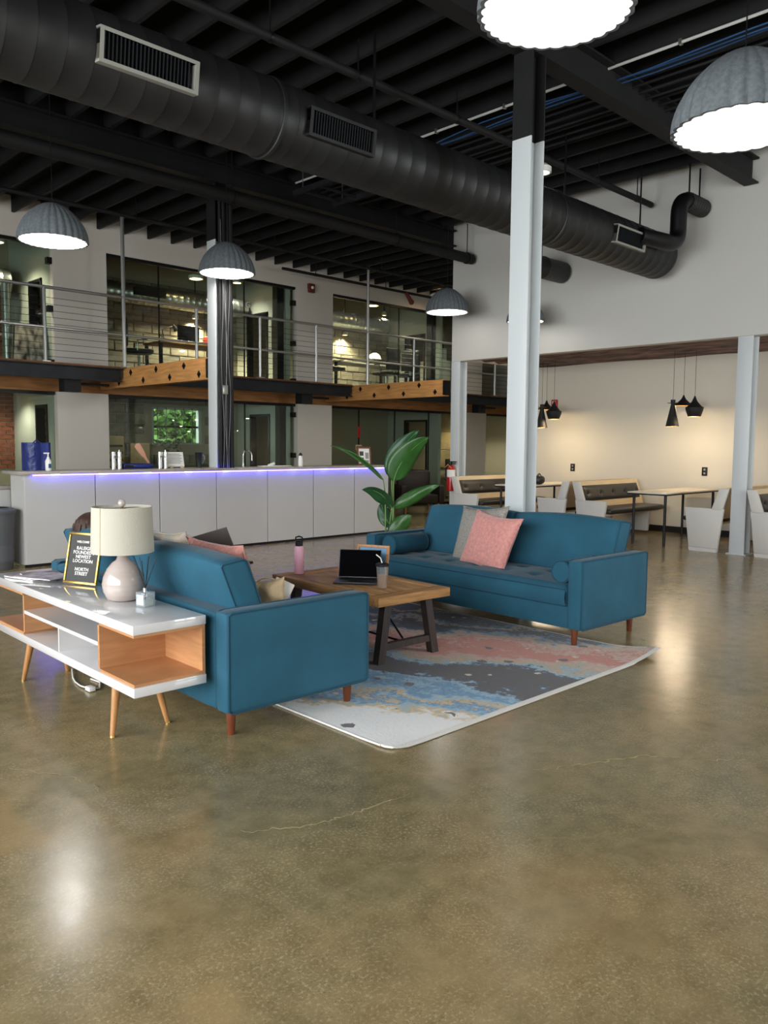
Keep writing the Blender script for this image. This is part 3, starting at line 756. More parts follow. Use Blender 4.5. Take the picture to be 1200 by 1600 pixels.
# lower return at the left end
t = thing('counter_return', 'low white counter return at the left end of the counter', 'counter', (3.2, 10.4, 0))
B().box(3.0, 9.75, .035, 3.4, 12.0, .88).build('side_panel', m_counter, t)
B().box(2.95, 9.74, .885, 3.42, 12.0, .925, bev=.004).build('worktop', m_worktop, t)
B().box(3.03, 9.77, 0, 3.38, 11.95, .035).build('plinth', m_dark, t)
t = thing('waste_bin', 'tall grey plastic waste bin beside the counter end', 'bin', (3.12, 9.42, 0))
m_bin = M('grey_bin_plastic', (92, 96, 98), .5)
B().lathe([(.17, 0), (.18, .02), (.21, .62), (.215, .66), (.2, .66), (.19, .1)], 32, (3.12, 9.46, 0)).capends(True, True).build('body', m_bin, t)
B().lathe([(.218, .63), (.225, .64), (.225, .67), (.205, .69), (.15, .70)], 32, (3.12, 9.46, 0)).build('rim', m_bin, t)
# things on the counter
def bottle_pump(x, y, z):
    t = thing('sanitizer_bottle', 'white pump sanitizer bottle at the left end of the counter', 'bottle', (x, y, z))
    B().lathe([(.03, z), (.034, z+.01), (.034, z+.11), (.016, z+.145), (.014, z+.16)], 20, (x, y, 0)).capends().build('body', m_letter, t)
    B().cyl((x, y, z+.16), (x, y, z+.2), .008, n=10).box(x-.05, y-.008, z+.195, x+.012, y+.008, z+.21).build('pump', m_letter, t)
    B().box(x-.012, y-.036, z+.03, x+.02, y-.0335, z+.08).build('print', m_blue, t)
bottle_pump(3.72, 9.42, 1.105)
t = thing('blue_bag', 'glossy dark blue carrier bag standing on the counter end', 'bag', (3.6, 9.58, 1.105))
m_bag = M('blue_plastic', (28, 44, 112), .25, bump=.5, bs=12)
B().prism([(3.5, 9.52), (3.6, 9.5), (3.68, 9.53), (3.76, 9.5), (3.8, 9.54), (3.79, 9.64), (3.7, 9.66), (3.6, 9.65), (3.5, 9.64)], 'Z', 1.105, 1.43).build('bag_body', m_bag, t)
B().tube([(3.58, 9.51, 1.42), (3.62, 9.5, 1.46), (3.68, 9.51, 1.42)], .008, 6).build('handle', m_bag, t)
def tap(x, y, label):
    t = thing('beer_tap', label, 'tap', (x, y, 1.105))
    B().cyl((x, y, 1.105), (x, y, 1.32), .03, n=18).build('tower', m_chrome, t)
    B().cyl((x+.08, y, 1.105), (x+.08, y, 1.32), .03, n=18).build('tower', m_chrome, t)
    B().cyl((x+.08, y, 1.32), (x+.08, y, 1.345), .008, n=10).build('handle', m_chrome, t)
    B().cyl((x, y-.03, 1.26), (x, y-.09, 1.25), .01, n=10).build('spout', m_chrome, t)
tap(4.58, 9.55, 'pair of steel drink towers on the left half of the counter')
tap(5.22, 9.55, 'pair of steel drink towers nearer the counter column')
t = thing('paper_stand', 'white printed sheet on a small stand behind the counter', 'sign', (5.55, 9.62, 1.105))
rotp = Matrix.Translation((5.48, 9.62, 1.12)) @ Matrix.Rotation(math.radians(-12), 4, 'X')
B().box(-.16, 0, 0, .14, .006, .2, mat=rotp).build('sheet', m_letter, t)
B().box(-.17, .006, -.01, .15, .014, .21, mat=rotp).build('backing', m_blackmetal, t)
for k in range(7): B().box(-.13, -.0015, .17-.02*k, .09+.02*(k % 2), 0, .175-.02*k, mat=rotp).build('text_line', m_steel, t)
B().box(5.4, 9.6, 1.105, 5.44, 9.68, 1.13).box(5.56, 9.6, 1.105, 5.6, 9.68, 1.13).build('foot', m_ply, t)
t = thing('clear_pitcher', 'frosted clear pitcher on the counter beside the column', 'pitcher', (5.85, 9.6, 1.105))
B().lathe([(.035, 1.105), (.04, 1.11), (.05, 1.29), (.06, 1.31), (.052, 1.3), (.038, 1.12)], 24, (5.83, 9.6, 0)).capends().build('body', glass_mat('frosted_glass', (190, 200, 200), 1.6, .25), t)
B().tube(arc((5.88, 9.6, 1.28), (5.96, 9.6, 1.25), (5.875, 9.6, 1.16), 8), .007, 6).build('handle', m_chrome, t)
t = thing('gooseneck_faucet', 'chrome gooseneck faucet on the counter right of the column', 'faucet', (6.55, 9.62, 1.105))
pts = [(6.56, 9.62, 1.105), (6.56, 9.62, 1.24)]+[(6.635-.075*math.cos(a), 9.62, 1.26+.075*math.sin(a)) for a in [PI*i/10 for i in range(11)]]+[(6.71, 9.62, 1.18)]
B().tube(pts, .011, 10).build('spout', m_chrome, t); B().cyl((6.56, 9.62, 1.105), (6.56, 9.62, 1.16), .022, n=14).build('base', m_chrome, t)
B().cyl((6.71, 9.62, 1.19), (6.71, 9.62, 1.14), .014, n=12).build('spray_head', m_blackmetal, t)
t = thing('white_bottle', 'white bottle with black cap on the counter', 'bottle', (7.55, 9.5, 1.105))
B().lathe([(.035, 1.105), (.037, 1.11), (.035, 1.2), (.026, 1.255), (.024, 1.26)], 20, (7.47, 9.45, 0)).capends().build('body', m_letter, t)
B().cyl((7.47, 9.45, 1.26), (7.47, 9.45, 1.285), .027, n=16).sphere((7.47, 9.45, 1.285), .02).build('cap', m_blackmetal, t)
t = thing('folded_napkins', 'low pile of white napkins on the counter', 'napkins', (7.0, 9.5, 1.105))
B().box(6.78, 9.45, 1.105, 7.3, 9.58, 1.118, bev=.003).build('sheets', m_letter, t); B().cyl((6.92, 9.5, 1.118), (7.02, 9.5, 1.15), .022, n=12).build('roll', m_letter, t)
t = thing('framed_notice', 'brown framed notice standing on the right end of the counter', 'picture frame', (9.0, 9.5, 1.105))
fm = Matrix.Translation((8.78, 9.45, 1.107)) @ Matrix.Rotation(math.radians(-18), 4, 'Z') @ Matrix.Rotation(math.radians(-8), 4, 'X')
fr = B(); fr.box(-.12, 0, 0, .12, .02, .025, mat=fm); fr.box(-.12, 0, .265, .12, .02, .29, mat=fm); fr.box(-.12, 0, .025, -.095, .02, .265, mat=fm); fr.box(.095, 0, .025, .12, .02, .265, mat=fm)
fr.build('frame', m_walnut, t); B().box(-.095, .008, .025, .095, .014, .265, mat=fm).build('sheet', m_letter, t)
for (a, b_, c, d) in ((-.08, .15, -.01, .22), (-.08, .05, -.01, .12), (.02, .1, .08, .2), (.01, .04, .08, .08)):
    B().box(a, .0065, b_, c, .008, d, mat=fm).build('print', m_slate if a < 0 else m_grille, t)
# fire extinguisher on the corner column
t = thing('fire_extinguisher', 'red fire extinguisher hung on the corner column', 'fire extinguisher', (10.8, 9.42, .62))
m_red = M('red_enamel', (176, 24, 26), .3, coat=.3)
ex, ey = 10.79, 9.36
B().lathe([(.02, .62), (.07, .625), (.075, .65), (.075, 1.0), (.05, 1.06), (.02, 1.08)], 24, (ex, ey, 0)).capends().build('cylinder', m_red, t)
B().cyl((ex, ey, 1.08), (ex, ey, 1.13), .02, n=12).box(ex-.02, ey-.11, 1.13, ex+.02, ey+.03, 1.15).box(ex-.015, ey-.09, 1.10, ex+.015, ey+.0, 1.115).build('valve', m_blackmetal, t)
B().tube([(ex, ey+.03, 1.1), (ex-.02, ey+.10, 1.08), (ex-.02, ey+.10, .9), (ex-.01, ey+.085, .75)], .012, 8).build('hose', m_blackmetal, t)
B().lathe([(.0765, .87), (.0765, 1.0)], 24, (ex, ey, 0)).build('instruction_print', m_letter, t)
B().prism([(ey-.09, 1.03), (ey, 1.10), (ey+.09, 1.03), (ey+.09, 1.02), (ey, 1.085), (ey-.09, 1.02)], 'X', ex-.09, ex-.085).build('tag', m_timber, t)
B().box(ex+.07, ey-.03, .8, 10.88, ey+.03, .95).build('bracket', m_blackmetal, t)
# ------------------------------------------------------------------ sofas
def soft_box(x0, y0, z0, x1, y1, z1, puff=(.0, .0, .0), n=6, mat=None, r=.03, fn=None):
    """rounded, slightly puffed upholstery block"""
    b = B(); bm = b.bm
    bmesh.ops.create_cube(bm, size=2)
    bmesh.ops.subdivide_edges(bm, edges=bm.edges[:], cuts=n, use_grid_fill=True)
    hx, hy, hz = (x1-x0)/2, (y1-y0)/2, (z1-z0)/2; c = Vector(((x0+x1)/2, (y0+y1)/2, (z0+z1)/2))
    def edge(a, h):     # squeeze spare rows toward the edges for a tight radius
        s = 1 if a >= 0 else -1
        return s*(1-(1-abs(a))**1.6)
    for v in bm.verts:
        a, e, f = v.co
        a2, e2, f2 = edge(a, hx), edge(e, hy), edge(f, hz)
        px = hx*a2; py = hy*e2; pz = hz*f2
        px += math.copysign(puff[0]*(1-e2*e2)*(1-f2*f2), a) if abs(a) > .999 else 0
        py += math.copysign(puff[1]*(1-a2*a2)*(1-f2*f2), e) if abs(e) > .999 else 0
        pz += math.copysign(puff[2]*(1-a2*a2)*(1-e2*e2), f) if abs(f) > .999 else 0
        # round the corners
        q = Vector((px, py, pz)); lim = Vector((max(0, hx-r), max(0, hy-r), max(0, hz-r)))
        core = Vector((max(-lim.x, min(lim.x, q.x)), max(-lim.y, min(lim.y, q.y)), max(-lim.z, min(lim.z, q.z))))
        d = q-core
        if sum(1 for k in d if abs(k) > 1e-6) > 1 and d.length > r: q = core+d.normalized()*r
        w = c+q
        if fn: w = fn(w)
        v.co = mat @ w if mat is not None else w
    return b

def sofa(label):
    t = local('sofa', label, 'sofa')
    L_, D = 2.30, .91
    for y0 in (0, L_-.115):
        a = soft_box(0, y0, .135, D, y0+.115, .635, (0, .006, .004), 7, r=.022).build('arm', m_velvet, t, ang=60)
        yo = y0 if y0 == 0 else y0+.115
        for yy in (y0+.004, y0+.111):
            e = .012
            B().tube([(e, yy, .15), (e, yy, .62), (e+.02, yy, .632), (D-e-.02, yy, .632), (D-e, yy, .62), (D-e, yy, .15), (D-e-.02, yy, .138), (e+.02, yy, .138)], .0055, 6, closed=True).build('piping', m_velvetp, a, ang=80)
    bf = soft_box(0, .115, .135, .15, L_-.115, .625, (.004, 0, 0), 7, r=.02).build('back_frame', m_velvet, t, ang=60)
    B().box(.15, .115, .135, D-.02, L_-.115, .30, bev=.012).build('seat_rail', m_velvet, t)
    # one long tufted seat cushion
    tufts = [(x, .115+(L_-.23)*(k+.5)/7) for k in range(7) for x in (.47, .70)]
    def seat_top(u, v):
        x = .30+u*(D+.012-.30); y = .12+v*(L_-.24)
        z = .455+.012*math.sin(PI*u)*math.sin(PI*v)
        for tx, ty in tufts:
            d2 = (x-tx)**2+(y-ty)**2; z -= .022*math.exp(-d2/.0022)
        ed = min(u*.6, (1-u)*.6, v*2, (1-v)*2); z -= .03*max(0, 1-ed/.05)**2
        return Vector((x, y, z))
    sc = B().grid(28, 90, seat_top)
    x1 = D+.012
    sc.grid(90, 5, lambda u, v: Vector((x1+.012*math.sin(PI*v), .12+u*(L_-.24), .305+v*.12)))
    sc.grid(28, 3, lambda u, v: Vector((.30+u*(x1-.30), .12, .305+v*.12))); sc.grid(28, 3, lambda u, v: Vector((.30+u*(x1-.30), L_-.12, .305+v*.12)))
    sc.grid(90, 1, lambda u, v: Vector((.30, .12+u*(L_-.24), .305+v*.12))); sc.grid(2, 2, lambda u, v: Vector((.30+u*(x1-.30), .12+v*(L_-.24), .305)))
    bmesh.ops.remove_doubles(sc.bm, verts=sc.bm.verts, dist=.002)
    seat = sc.build('seat_cushion', m_velvet, t, ang=70)
    for zz in (.425, .308):
        B().tube([(x1+.004, .125, zz), (x1+.004, L_-.125, zz)], .006, 6).build('piping', m_velvetp, seat)
    b0 = None
    for tx, ty in tufts:
        if b0 is None:
            b0 = B().sphere((0, 0, 0), .012, 8, 6, (1, 1, .5)).build('button', m_velvetp, seat); b0.location = (tx, ty, .445)
        else: inst(b0, (tx, ty, .445), seat)
    # two leaning back cushions
    for k in range(2):
        y0 = .125+k*1.03; y1 = y0+1.02
        def shear(w):
            f = (w.z-.45)/.42
            w = w.copy(); w.x += -.155*f
            w.z += .012*math.sin((w.y-y0)/(y1-y0)*PI)*max(0, f)-.02*(1-max(0, min(1, (w.x+.155*f-.19)/.16)))*max(0, f)
            return w
        c = soft_box(.19, y0, .45, .36, y1, .875, (.03, .004, .014), 9, r=.035, fn=shear).build('back_cushion', m_velvet, t, ang=70)
        for yy in (y0+.006, y1-.006):
            B().tube([shear(Vector(p)) for p in ((.20, yy, .47), (.20, yy, .855), (.215, yy, .868), (.335, yy, .868), (.35, yy, .855), (.35, yy, .47))], .005, 6).build('piping', m_velvetp, c, ang=80)
    for (x, y) in ((.08, .10), (.83, .10), (.08, L_-.10), (.83, L_-.10)):
        B().lathe([(.017, 0), (.019, .003), (.026, .125), (.026, .14)], 18, (x, y, 0)).capends().build('leg', m_walnut, t)
    return t
sofaL = sofa('teal velvet sofa seen from behind next to the white console')
sofaR = dup(sofaL, (5.86, 5.28, 0), PI-math.radians(1.8), 'teal velvet sofa facing us with tufted seat and round bolsters')
place(sofaL, (2.09, 3.21, 0), -math.radians(2.0))
def bolster(label, x0, x1, y, z, r=.085):
    t = thing('bolster', label, 'cushion', ((x0+x1)/2, y, z-r), 'round teal bolsters')
    B().lathe([(.02, x0), (r*.9, x0+.002), (r, x0+.015), (r*1.01, (x0+x1)/2), (r, x1-.015), (r*.9, x1-.002), (.02, x1)], 30, (0, y, z), 'X').capends().build('cover', m_velvet, t, ang=50)
    for xx in (x0+.008, x1-.008): B().tube([(xx, y+r*math.cos(a), z+r*math.sin(a)) for a in [2*PI*i/28 for i in range(28)]], .006, 6, closed=True).build('piping', m_velvetp, t, ang=80)
    B().box(x0+.04, y-.003, z+r*.99, x1-.04, y+.003, z+r*1.02).build('zip_seam', m_velvetp, t)
bolster('teal bolster cushion lying against the far arm of the right sofa', 5.02, 5.46, 5.08, .545)
bolster('teal bolster cushion tucked at the near arm of the right sofa', 4.93, 5.36, 3.215, .535, .08)

def pillow(w, h, th, mat_w, n=16, pinch=.10, wr=0, seed=0):
    b = B(); rr = random.Random(seed); p1, p2 = rr.uniform(0, 6), rr.uniform(0, 6)
    def f(sg):
        def g(u, v):
            a, c = 2*u-1, 2*v-1
            k = max(0, (1-a*a)*(1-c*c))**.5
            x = a*w/2*(1-pinch*(1-a*a)*0-pinch*(1-abs(a))*0-.07*(1-c*c)*abs(a)**6*-1*0); y = c*h/2
            x *= 1-.13*(1-c*c)*abs(a)**3; y *= 1-.13*(1-a*a)*abs(c)**3
            z = sg*(th/2*k**.8)+wr*k*math.sin(5*a+p1+2*c)*math.sin(4*c+p2)
            return mat_w @ Vector((x, y, z))
        return g
    b.grid(n, n, f(1)); b.grid(n, n, f(-1))
    return b
m_greyf = M('grey_boucle', (158, 154, 146), .95, var=.25, vs_=90, bump=.5, bs=160)
m_pink = M('pink_chenille', (216, 150, 142), .9, var=.14, vs_=45, bump=.35, bs=110, sheen=.4)
m_pinkd = M('dusty_pink_chenille', (196, 136, 126), .9, var=.14, vs_=45, bump=.35, bs=110, sheen=.4)
m_multi = M('beige_watercolour_fabric', (206, 186, 162), .9, col2=(168, 178, 176), vs_=7, bump=.2, bs=80)
m_tan = M('tan_canvas', (206, 180, 144), .9, var=.1, vs_=10, bump=.3, bs=60)
def orient(c, xdir, ydir):
    x = Vector(xdir).normalized(); y = Vector(ydir); y = (y-x*y.dot(x)).normalized(); z = x.cross(y)
    mm = Matrix((x, y, z)).transposed().to_4x4(); mm.translation = c; return mm
def cushion(name, label, c, xd, yd, w, h, th, mt, seed=0, wr=.006):
    t = thing(name, label, 'cushion', (c[0], c[1], c[2]-h/2))
    o = orient(c, xd, yd)
    body = pillow(w, h, th, o, 18, wr=wr, seed=seed).build('cover', mt, t, ang=80)
    per = [(-1, -1), (-.5, -.9025), (0, -.87), (.5, -.9025), (1, -1), (.9025, -.5), (.87, 0), (.9025, .5), (1, 1), (.5, .9025), (0, .87), (-.5, .9025), (-1, 1), (-.9025, .5), (-.87, 0), (-.9025, -.5)]
    B().tube([o @ Vector((a*w/2, b_*h/2, 0)) for a, b_ in per], .005, 5, closed=True).build('seam', mt, t, ang=80)
    return t
cushion('throw_pillow', 'grey woven throw pillow leaning behind the pink one', (5.41, 4.36, .66), (-.12, -1, .06), (.35, -.02, 1), .56, .54, .17, m_greyf, 1)
cushion('throw_pillow', 'salmon pink throw pillow leaning on the grey pillow', (5.25, 4.12, .64), (-.14, -1, -.07), (.42, .06, 1), .54, .50, .17, m_pink, 2)
cushion('throw_pillow', 'dusty pink throw pillow at the near end of the left sofa', (2.50, 3.84, .685), (.10, -1, -.03), (-.42, 0, 1), .50, .48, .15, m_pinkd, 3)
cushion('throw_pillow', 'beige watercolour patterned pillow peeking over the left sofa back', (2.49, 4.36, .70), (.0, -1, .02), (-.38, 0, 1), .5, .48, .13, m_multi, 4)
t = thing('tote_bag', 'slumped tan canvas tote bag on the near sofa seat', 'bag', (2.66, 3.5, .455))
pillow(.19, .27, .11, orient((2.53, 3.47, .60), (.75, -.55, .1), (-.3, -.1, 1)), 14, wr=.02, seed=9).build('bag_body', m_tan, t, ang=80)
B().tube(arc((2.46, 3.53, .68), (2.52, 3.48, .77), (2.60, 3.43, .68), 8), .005, 6).build('strap', m_tan, t)
t = thing('notebook', 'white notebook sticking out of the tan tote bag', 'book', (2.8, 3.45, .55))
nm_ = orient((2.615, 3.50, .62), (.75, -.5, -.45), (.3, 0, 1))
B().box(-.055, -.085, -.008, .055, .085, .008, bev=.003, mat=nm_).build('cover', m_letter, t)
B().box(-.053, -.083, -.006, .057, .083, .006, mat=nm_).build('pages', m_ply, t)

# ------------------------------------------------------------------ person slouched on the left sofa, mostly hidden
person = thing('person', 'person with dark brown hair reclining on the left sofa behind the lamp', 'person', (2.7, 4.8, .45))
m_skin = M('skin', (198, 146, 120), .55); m_hair = M('brown_hair', (62, 42, 32), .6, var=.4, vs_=30, stretch=(1, 1, 6)); m_cloth = M('maroon_knit', (120, 62, 58), .9, bump=.3, bs=80); m_jean = M('dark_jeans', (44, 54, 78), .9)
V = [(2.66, 4.72, .57), (2.60, 4.80, .66), (2.54, 4.92, .74), (2.50, 5.00, .79), (2.455, 5.08, .83), (2.40, 5.16, .87),
     (2.47, 4.90, .81), (2.36, 4.66, .905), (2.30, 4.42, .925), (2.28, 4.36, .93),
     (2.62, 5.03, .76), (2.80, 5.08, .64), (2.92, 4.86, .66), (2.94, 4.80, .665),
     (2.70, 4.63, .56), (3.02, 4.55, .60), (3.06, 4.54, .14), (3.17, 4.54, .05),
     (2.72, 4.82, .56), (3.04, 4.80, .60), (3.08, 4.80, .14), (3.19, 4.80, .05)]
E_ = [(0, 1), (1, 2), (2, 3), (3, 4), (4, 5), (3, 6), (6, 7), (7, 8), (8, 9), (3, 10), (10, 11), (11, 12), (12, 13), (0, 14), (14, 15), (15, 16), (16, 17), (0, 18), (18, 19), (19, 20), (20, 21)]
Rr = [.13, .125, .14, .11, .055, .085, .06, .045, .032, .035, .06, .045, .032, .035, .085, .062, .042, .035, .085, .062, .042, .035]
def make_skin(name, verts, edges, radii, mat, parent, root=0):
    off = OFF[parent.name]; bm = bmesh.new(); lay_ = bm.verts.layers.skin.verify()
    vv = []
    for i, v in enumerate(verts):
        q = bm.verts.new(Vector(v)-off); vv.append(q); q[lay_].radius = (radii[i], radii[i]); q[lay_].use_root = (i == root)
    for a, b_ in edges: bm.edges.new((vv[a], vv[b_]))
    me = bpy.data.meshes.new(name); bm.to_mesh(me); bm.free(); me.materials.append(mat)
    o = bpy.data.objects.new(name, me); COL.objects.link(o); o.parent = parent; OFF[o.name] = off
    sk = o.modifiers.new('skin', 'SKIN'); sk.use_smooth_shade = True
    md = o.modifiers.new('sub', 'SUBSURF'); md.levels = 2; md.render_levels = 2
    return o
body = make_skin('body', V, E_, Rr, m_skin, person)
# head shape with face, hair
head = B().sphere((2.40, 5.17, .872), .098, 20, 14, (.95, .92, 1.1)); head.sphere((2.485, 5.20, .86), .016, 8, 6); head.build('head', m_skin, person)
for dy in (-.03, .035): B().sphere((2.478, 5.19+dy, .885), .012, 8, 6).build('eye', m_dark, person)
B().box(2.474, 5.175, .822, 2.486, 5.215, .83).build('mouth', m_cloth, person)
hair = B(); rh = random.Random(11)
hair.sphere((2.375, 5.17, .895), .116, 22, 16, (.95, .98, 1.0))
for k in range(60):
    a = rh.uniform(0, 2*PI); rr_ = rh.uniform(.05, .108); zz = .895+.1*math.sqrt(max(0, 1-(rr_/.108)**2))
    p = Vector((2.365+rr_*math.cos(a)*.9, 5.17+rr_*math.sin(a), zz)); d = Vector((math.cos(a)*.02, math.sin(a)*.02, -.05))
    hair.tube([p, p+d*.5+Vector((0, 0, .006)), p+d], [.012, .010, .003], 5)
hair.build('hair', m_hair, person, ang=80)
make_skin('sweater', [V[0], V[1], V[2], V[3], V[6], V[7], V[8], V[10], V[11], V[12]], [(0, 1), (1, 2), (2, 3), (3, 4), (4, 5), (5, 6), (3, 7), (7, 8), (8, 9)], [.14, .14, .155, .12, .07, .055, .042, .07, .055, .042], m_cloth, person)
make_skin('jeans', [V[0], V[14], V[15], V[16], V[18], V[19], V[20]], [(0, 1), (1, 2), (2, 3), (0, 4), (4, 5), (5, 6)], [.14, .095, .072, .055, .095, .072, .055], m_jean, person)
def fingers(base, d, side, upv):
    d = Vector(d).normalized(); s = Vector(side).normalized(); u_ = Vector(upv).normalized(); base = Vector(base); h = B()
    h.sphere(base+d*.04, .042, 12, 8, (1, 1, .6))
    for k, ln in enumerate((.068, .08, .075, .058)):
        p = base+d*.07+s*(-.027+.018*k)
        h.tube([p, p+d*ln*.45+u_*.008, p+d*ln*.8-u_*.006, p+d*ln-u_*.02], [.0095, .009, .008, .006], 7)
    p = base+d*.02-s*.035
    h.tube([p, p-s*.025+d*.02, p-s*.03+d*.05], [.011, .010, .007], 7)
    return h
fingers((2.285, 4.37, .93), (-.1, -1, .0), (1, 0, 0), (0, 0, 1)).build('hand', m_skin, person, ang=80)
fingers((2.93, 4.80, .665), (.1, -1, -.1), (1, 0, 0), (0, 0, 1)).build('hand', m_skin, person, ang=80)
t = thing('lap_laptop', 'dark laptop lid rising behind the pillows on the left sofa', 'laptop', (2.93, 4.45, .62))
lm = orient((2.90, 4.45, .66), (.25, -1, 0), (1, .25, 0))
B().box(-.16, -.11, -.008, .16, .11, .008, bev=.003, mat=lm).build('keyboard_base', m_steel, t)
m_brownlid = M('brown_black_lid', (64, 54, 50), .5)
lm2 = orient((2.86, 4.50, .755), (.3, -1, .30), (-.25, 0, 1))
B().box(-.16, -.115, -.005, .16, .115, .005, bev=.003, mat=lm2).build('lid', m_brownlid, t)

person.location += Vector((-.06, .0, -.03)); t.location += Vector((.04, .09, -.01))      # the sofa stands a little askew
# ------------------------------------------------------------------ console table
t = thing('console_table', 'white and oak console table with open shelves behind the left sofa', 'console table', (1.88, 4.28, 0))
X0, X1, Y0, Y1 = 1.685, 2.06, 3.325, 5.24
B().box(X0, Y0, .575, X1, Y1, .62, bev=.003).build('top', m_gloss, t)
B().box(X0, Y0, .285, X1, Y1, .33, bev=.003).build('bottom_shelf', m_gloss, t)
ya, yb = 3.70, 4.725
# oak lined end bays
for a, b_ in ((Y0+.01, ya), (yb, Y1-.01)):
    B().box(X0+.008, a, .33, X1, b_, .345).build('oak_base', m_oakpanel, t)
    B().box(X0+.008, a, .56, X1, b_, .575).build('oak_lining', m_oakpanel, t)
    B().box(X1-.016, a, .345, X1, b_, .56).build('oak_back', m_oakpanel, t)
B().box(X0+.008, ya, .345, X1-.016, ya+.018, .56).build('divider', m_oakpanel, t)
B().box(X0+.008, yb-.018, .345, X1-.016, yb, .56).build('divider', m_oakpanel, t)
B().box(X0+.008, ya+.018, .455, X1-.02, yb-.018, .475).build('mid_shelf', m_gloss, t)
B().box(X0+.008, 4.20, .33, X1-.02, 4.215, .455).build('upright', m_gloss, t)
B().box(X1-.02, ya+.018, .33, X1-.005, 4.2, .455).build('back_panel', m_gloss, t)
for (fx, fy, tx, ty) in ((1.73, 3.66, 1.78, 3.70), (2.035, 3.67, 1.98, 3.71), (1.75, 4.92, 1.79, 4.86), (2.03, 4.95, 1.98, 4.88)):
    B().cyl((fx, fy, 0), (tx, ty, .286), .012, .024, n=16).build('leg', m_oak, t)
    B().cyl((fx, fy, 0), (fx+(tx-fx)*.03, fy+(ty-fy)*.03, .008), .0125, .0125, n=16).build('foot_cap', m_gold, t.children[-1])
t.rotation_euler.z = -math.radians(.8)
# table lamp
lx, ly = 1.93, 3.938
t = thing('table_lamp', 'table lamp with beige drum shade and glazed taupe base', 'lamp', (lx, ly, .62))
m_glaze = M('taupe_glaze', (190, 176, 168), .15, coat=.5, var=.05, vs_=4, stretch=(1, 1, 12))
m_shade = M('linen_shade', (192, 187, 172), .9, bump=.15, bs=140)
prof = [(.05, .62), (.07, .623), (.085, .63), (.103, .67), (.108, .705), (.1, .745), (.082, .785), (.055, .818), (.036, .832), (.03, .845), (.029, .865), (.027, .87), (.01, .872)]
pp = []
for i, (r, z) in enumerate(prof): pp.append((r+(.0012 if (i % 2 and 3 < i < 8) else 0), z))
B().lathe(pp, 40, (lx, ly, 0)).capends().build('base', m_glaze, t, ang=50)
B().cyl((lx, ly, .87), (lx, ly, 1.12), .008, n=10).cyl((lx, ly, .872), (lx, ly, .892), .014, n=12).build('stem', m_gold, t)
sd = B().lathe([(.160, .874), (.152, 1.112), (.1495, 1.112), (.1575, .874), (.160, .874)], 48, (lx, ly, 0)).build('shade', m_shade, t, ang=50)
a = math.radians(200)
B().tube([(lx+.1605*math.cos(a), ly+.1605*math.sin(a), .874), (lx+.1525*math.cos(a), ly+.1525*math.sin(a), 1.112)], .0022, 5).build('seam', m_tan, sd)
for k in range(3):
    a = 2*PI*k/3+.5; B().tube([(lx, ly, 1.105), (lx+.15*math.cos(a), ly+.15*math.sin(a), 1.098)], .0025, 5).build('spider_arm', m_chrome, sd)
B().sphere((lx, ly, 1.13), .02, 14, 10).cyl((lx, ly, 1.10), (lx, ly, 1.118), .008, n=10).build('finial', m_glaze, t)
# letter board sign
t = thing('letter_board', 'gold framed grey letter board sign leaning on the console', 'sign', (1.95, 4.52, .62))
P0, P1 = Vector((1.905, 4.645, .622)), Vector((1.995, 4.405, .622)); xd = (P1-P0).normalized(); wd = (P1-P0).length; ht = .30
upd = Vector((.20, .08, 1)).normalized()
sm = frame_m((P0+P1)/2, xd, upd)     # local: x along width, y up, z toward viewer side
if sm.col[2].to_3d().dot(Vector((-1, -1, 0))) < 0: pass
def sb(x0, y0, z0, x1, y1, z1): return dict(x0=x0, y0=y0, z0=z0, x1=x1, y1=y1, z1=z1, mat=sm)
h2 = wd/2; fr = B()
for q in ((-h2, 0, h2, .014), (-h2, ht-.014, h2, ht), (-h2, .014, -h2+.014, ht-.014), (h2-.014, .014, h2, ht-.014)):
    fr.box(q[0], q[1], -.008, q[2], q[3], .010, bev=.003, mat=sm)
fr.build('frame', m_gold, t)
B().box(-h2+.013, .013, -.006, h2-.013, ht-.013, .002, mat=sm).build('board', m_slate, t)
for body_, yy, sz in (('WELCOME TO', .245, .018), ("RALEIGH", .208, .0275), ("FOUNDED'S", .183, .0275), ('NEWEST', .158, .0275), ('LOCATION', .133, .0275), ('NORTH', .085, .0275), ('STREET', .060, .0275)):
    text('lettering', body_, sz, m_letter, t, sm @ Matrix.Translation((0, yy, .0028)), off=.0004, sx=1.1)
B().box(-.03, .0, -.05, .03, .006, -.008, mat=sm).build('easel_foot', m_gold, t)
# reed diffuser
t = thing('reed_diffuser', 'square glass reed diffuser with black reeds on the console', 'diffuser', (1.93, 3.70, .62))
m_clear = glass_mat('clear_glass', (244, 249, 250), 1.45, .02, .22)
dm = Matrix.Translation((1.93, 3.70, .621)) @ Matrix.Rotation(math.radians(12), 4, 'Z')
B().box(-.034, -.034, 0, .034, .034, .075, bev=.004, mat=dm).build('bottle', m_clear, t)
B().box(-.028, -.028, .006, .028, .028, .035, mat=dm).build('oil', glass_mat('oil', (240, 236, 224), 1.2, .02, .3), t)
B().cyl((1.93, 3.70, .695), (1.93, 3.70, .715), .013, n=14).build('collar', m_chrome, t)
B().box(-.0352, -.026, .012, -.0345, .026, .062, mat=dm).build('picture_print', M('blue_white_print', (150, 178, 200), .6, col2=(236, 238, 236), vs_=60), t)
for k in range(7):
    a = -1.3+.42*k
    B().tube([(1.93-.01*math.cos(a), 3.70, .63), (1.93, 3.70, .712), (1.93+.045*math.sin(a*1.3)+.01, 3.70+.09*math.cos(a+.2)*(1 if k % 2 else -1)*.8, .86+.012*(k % 3))], .0018, 5).build('reed', m_blackmetal, t)
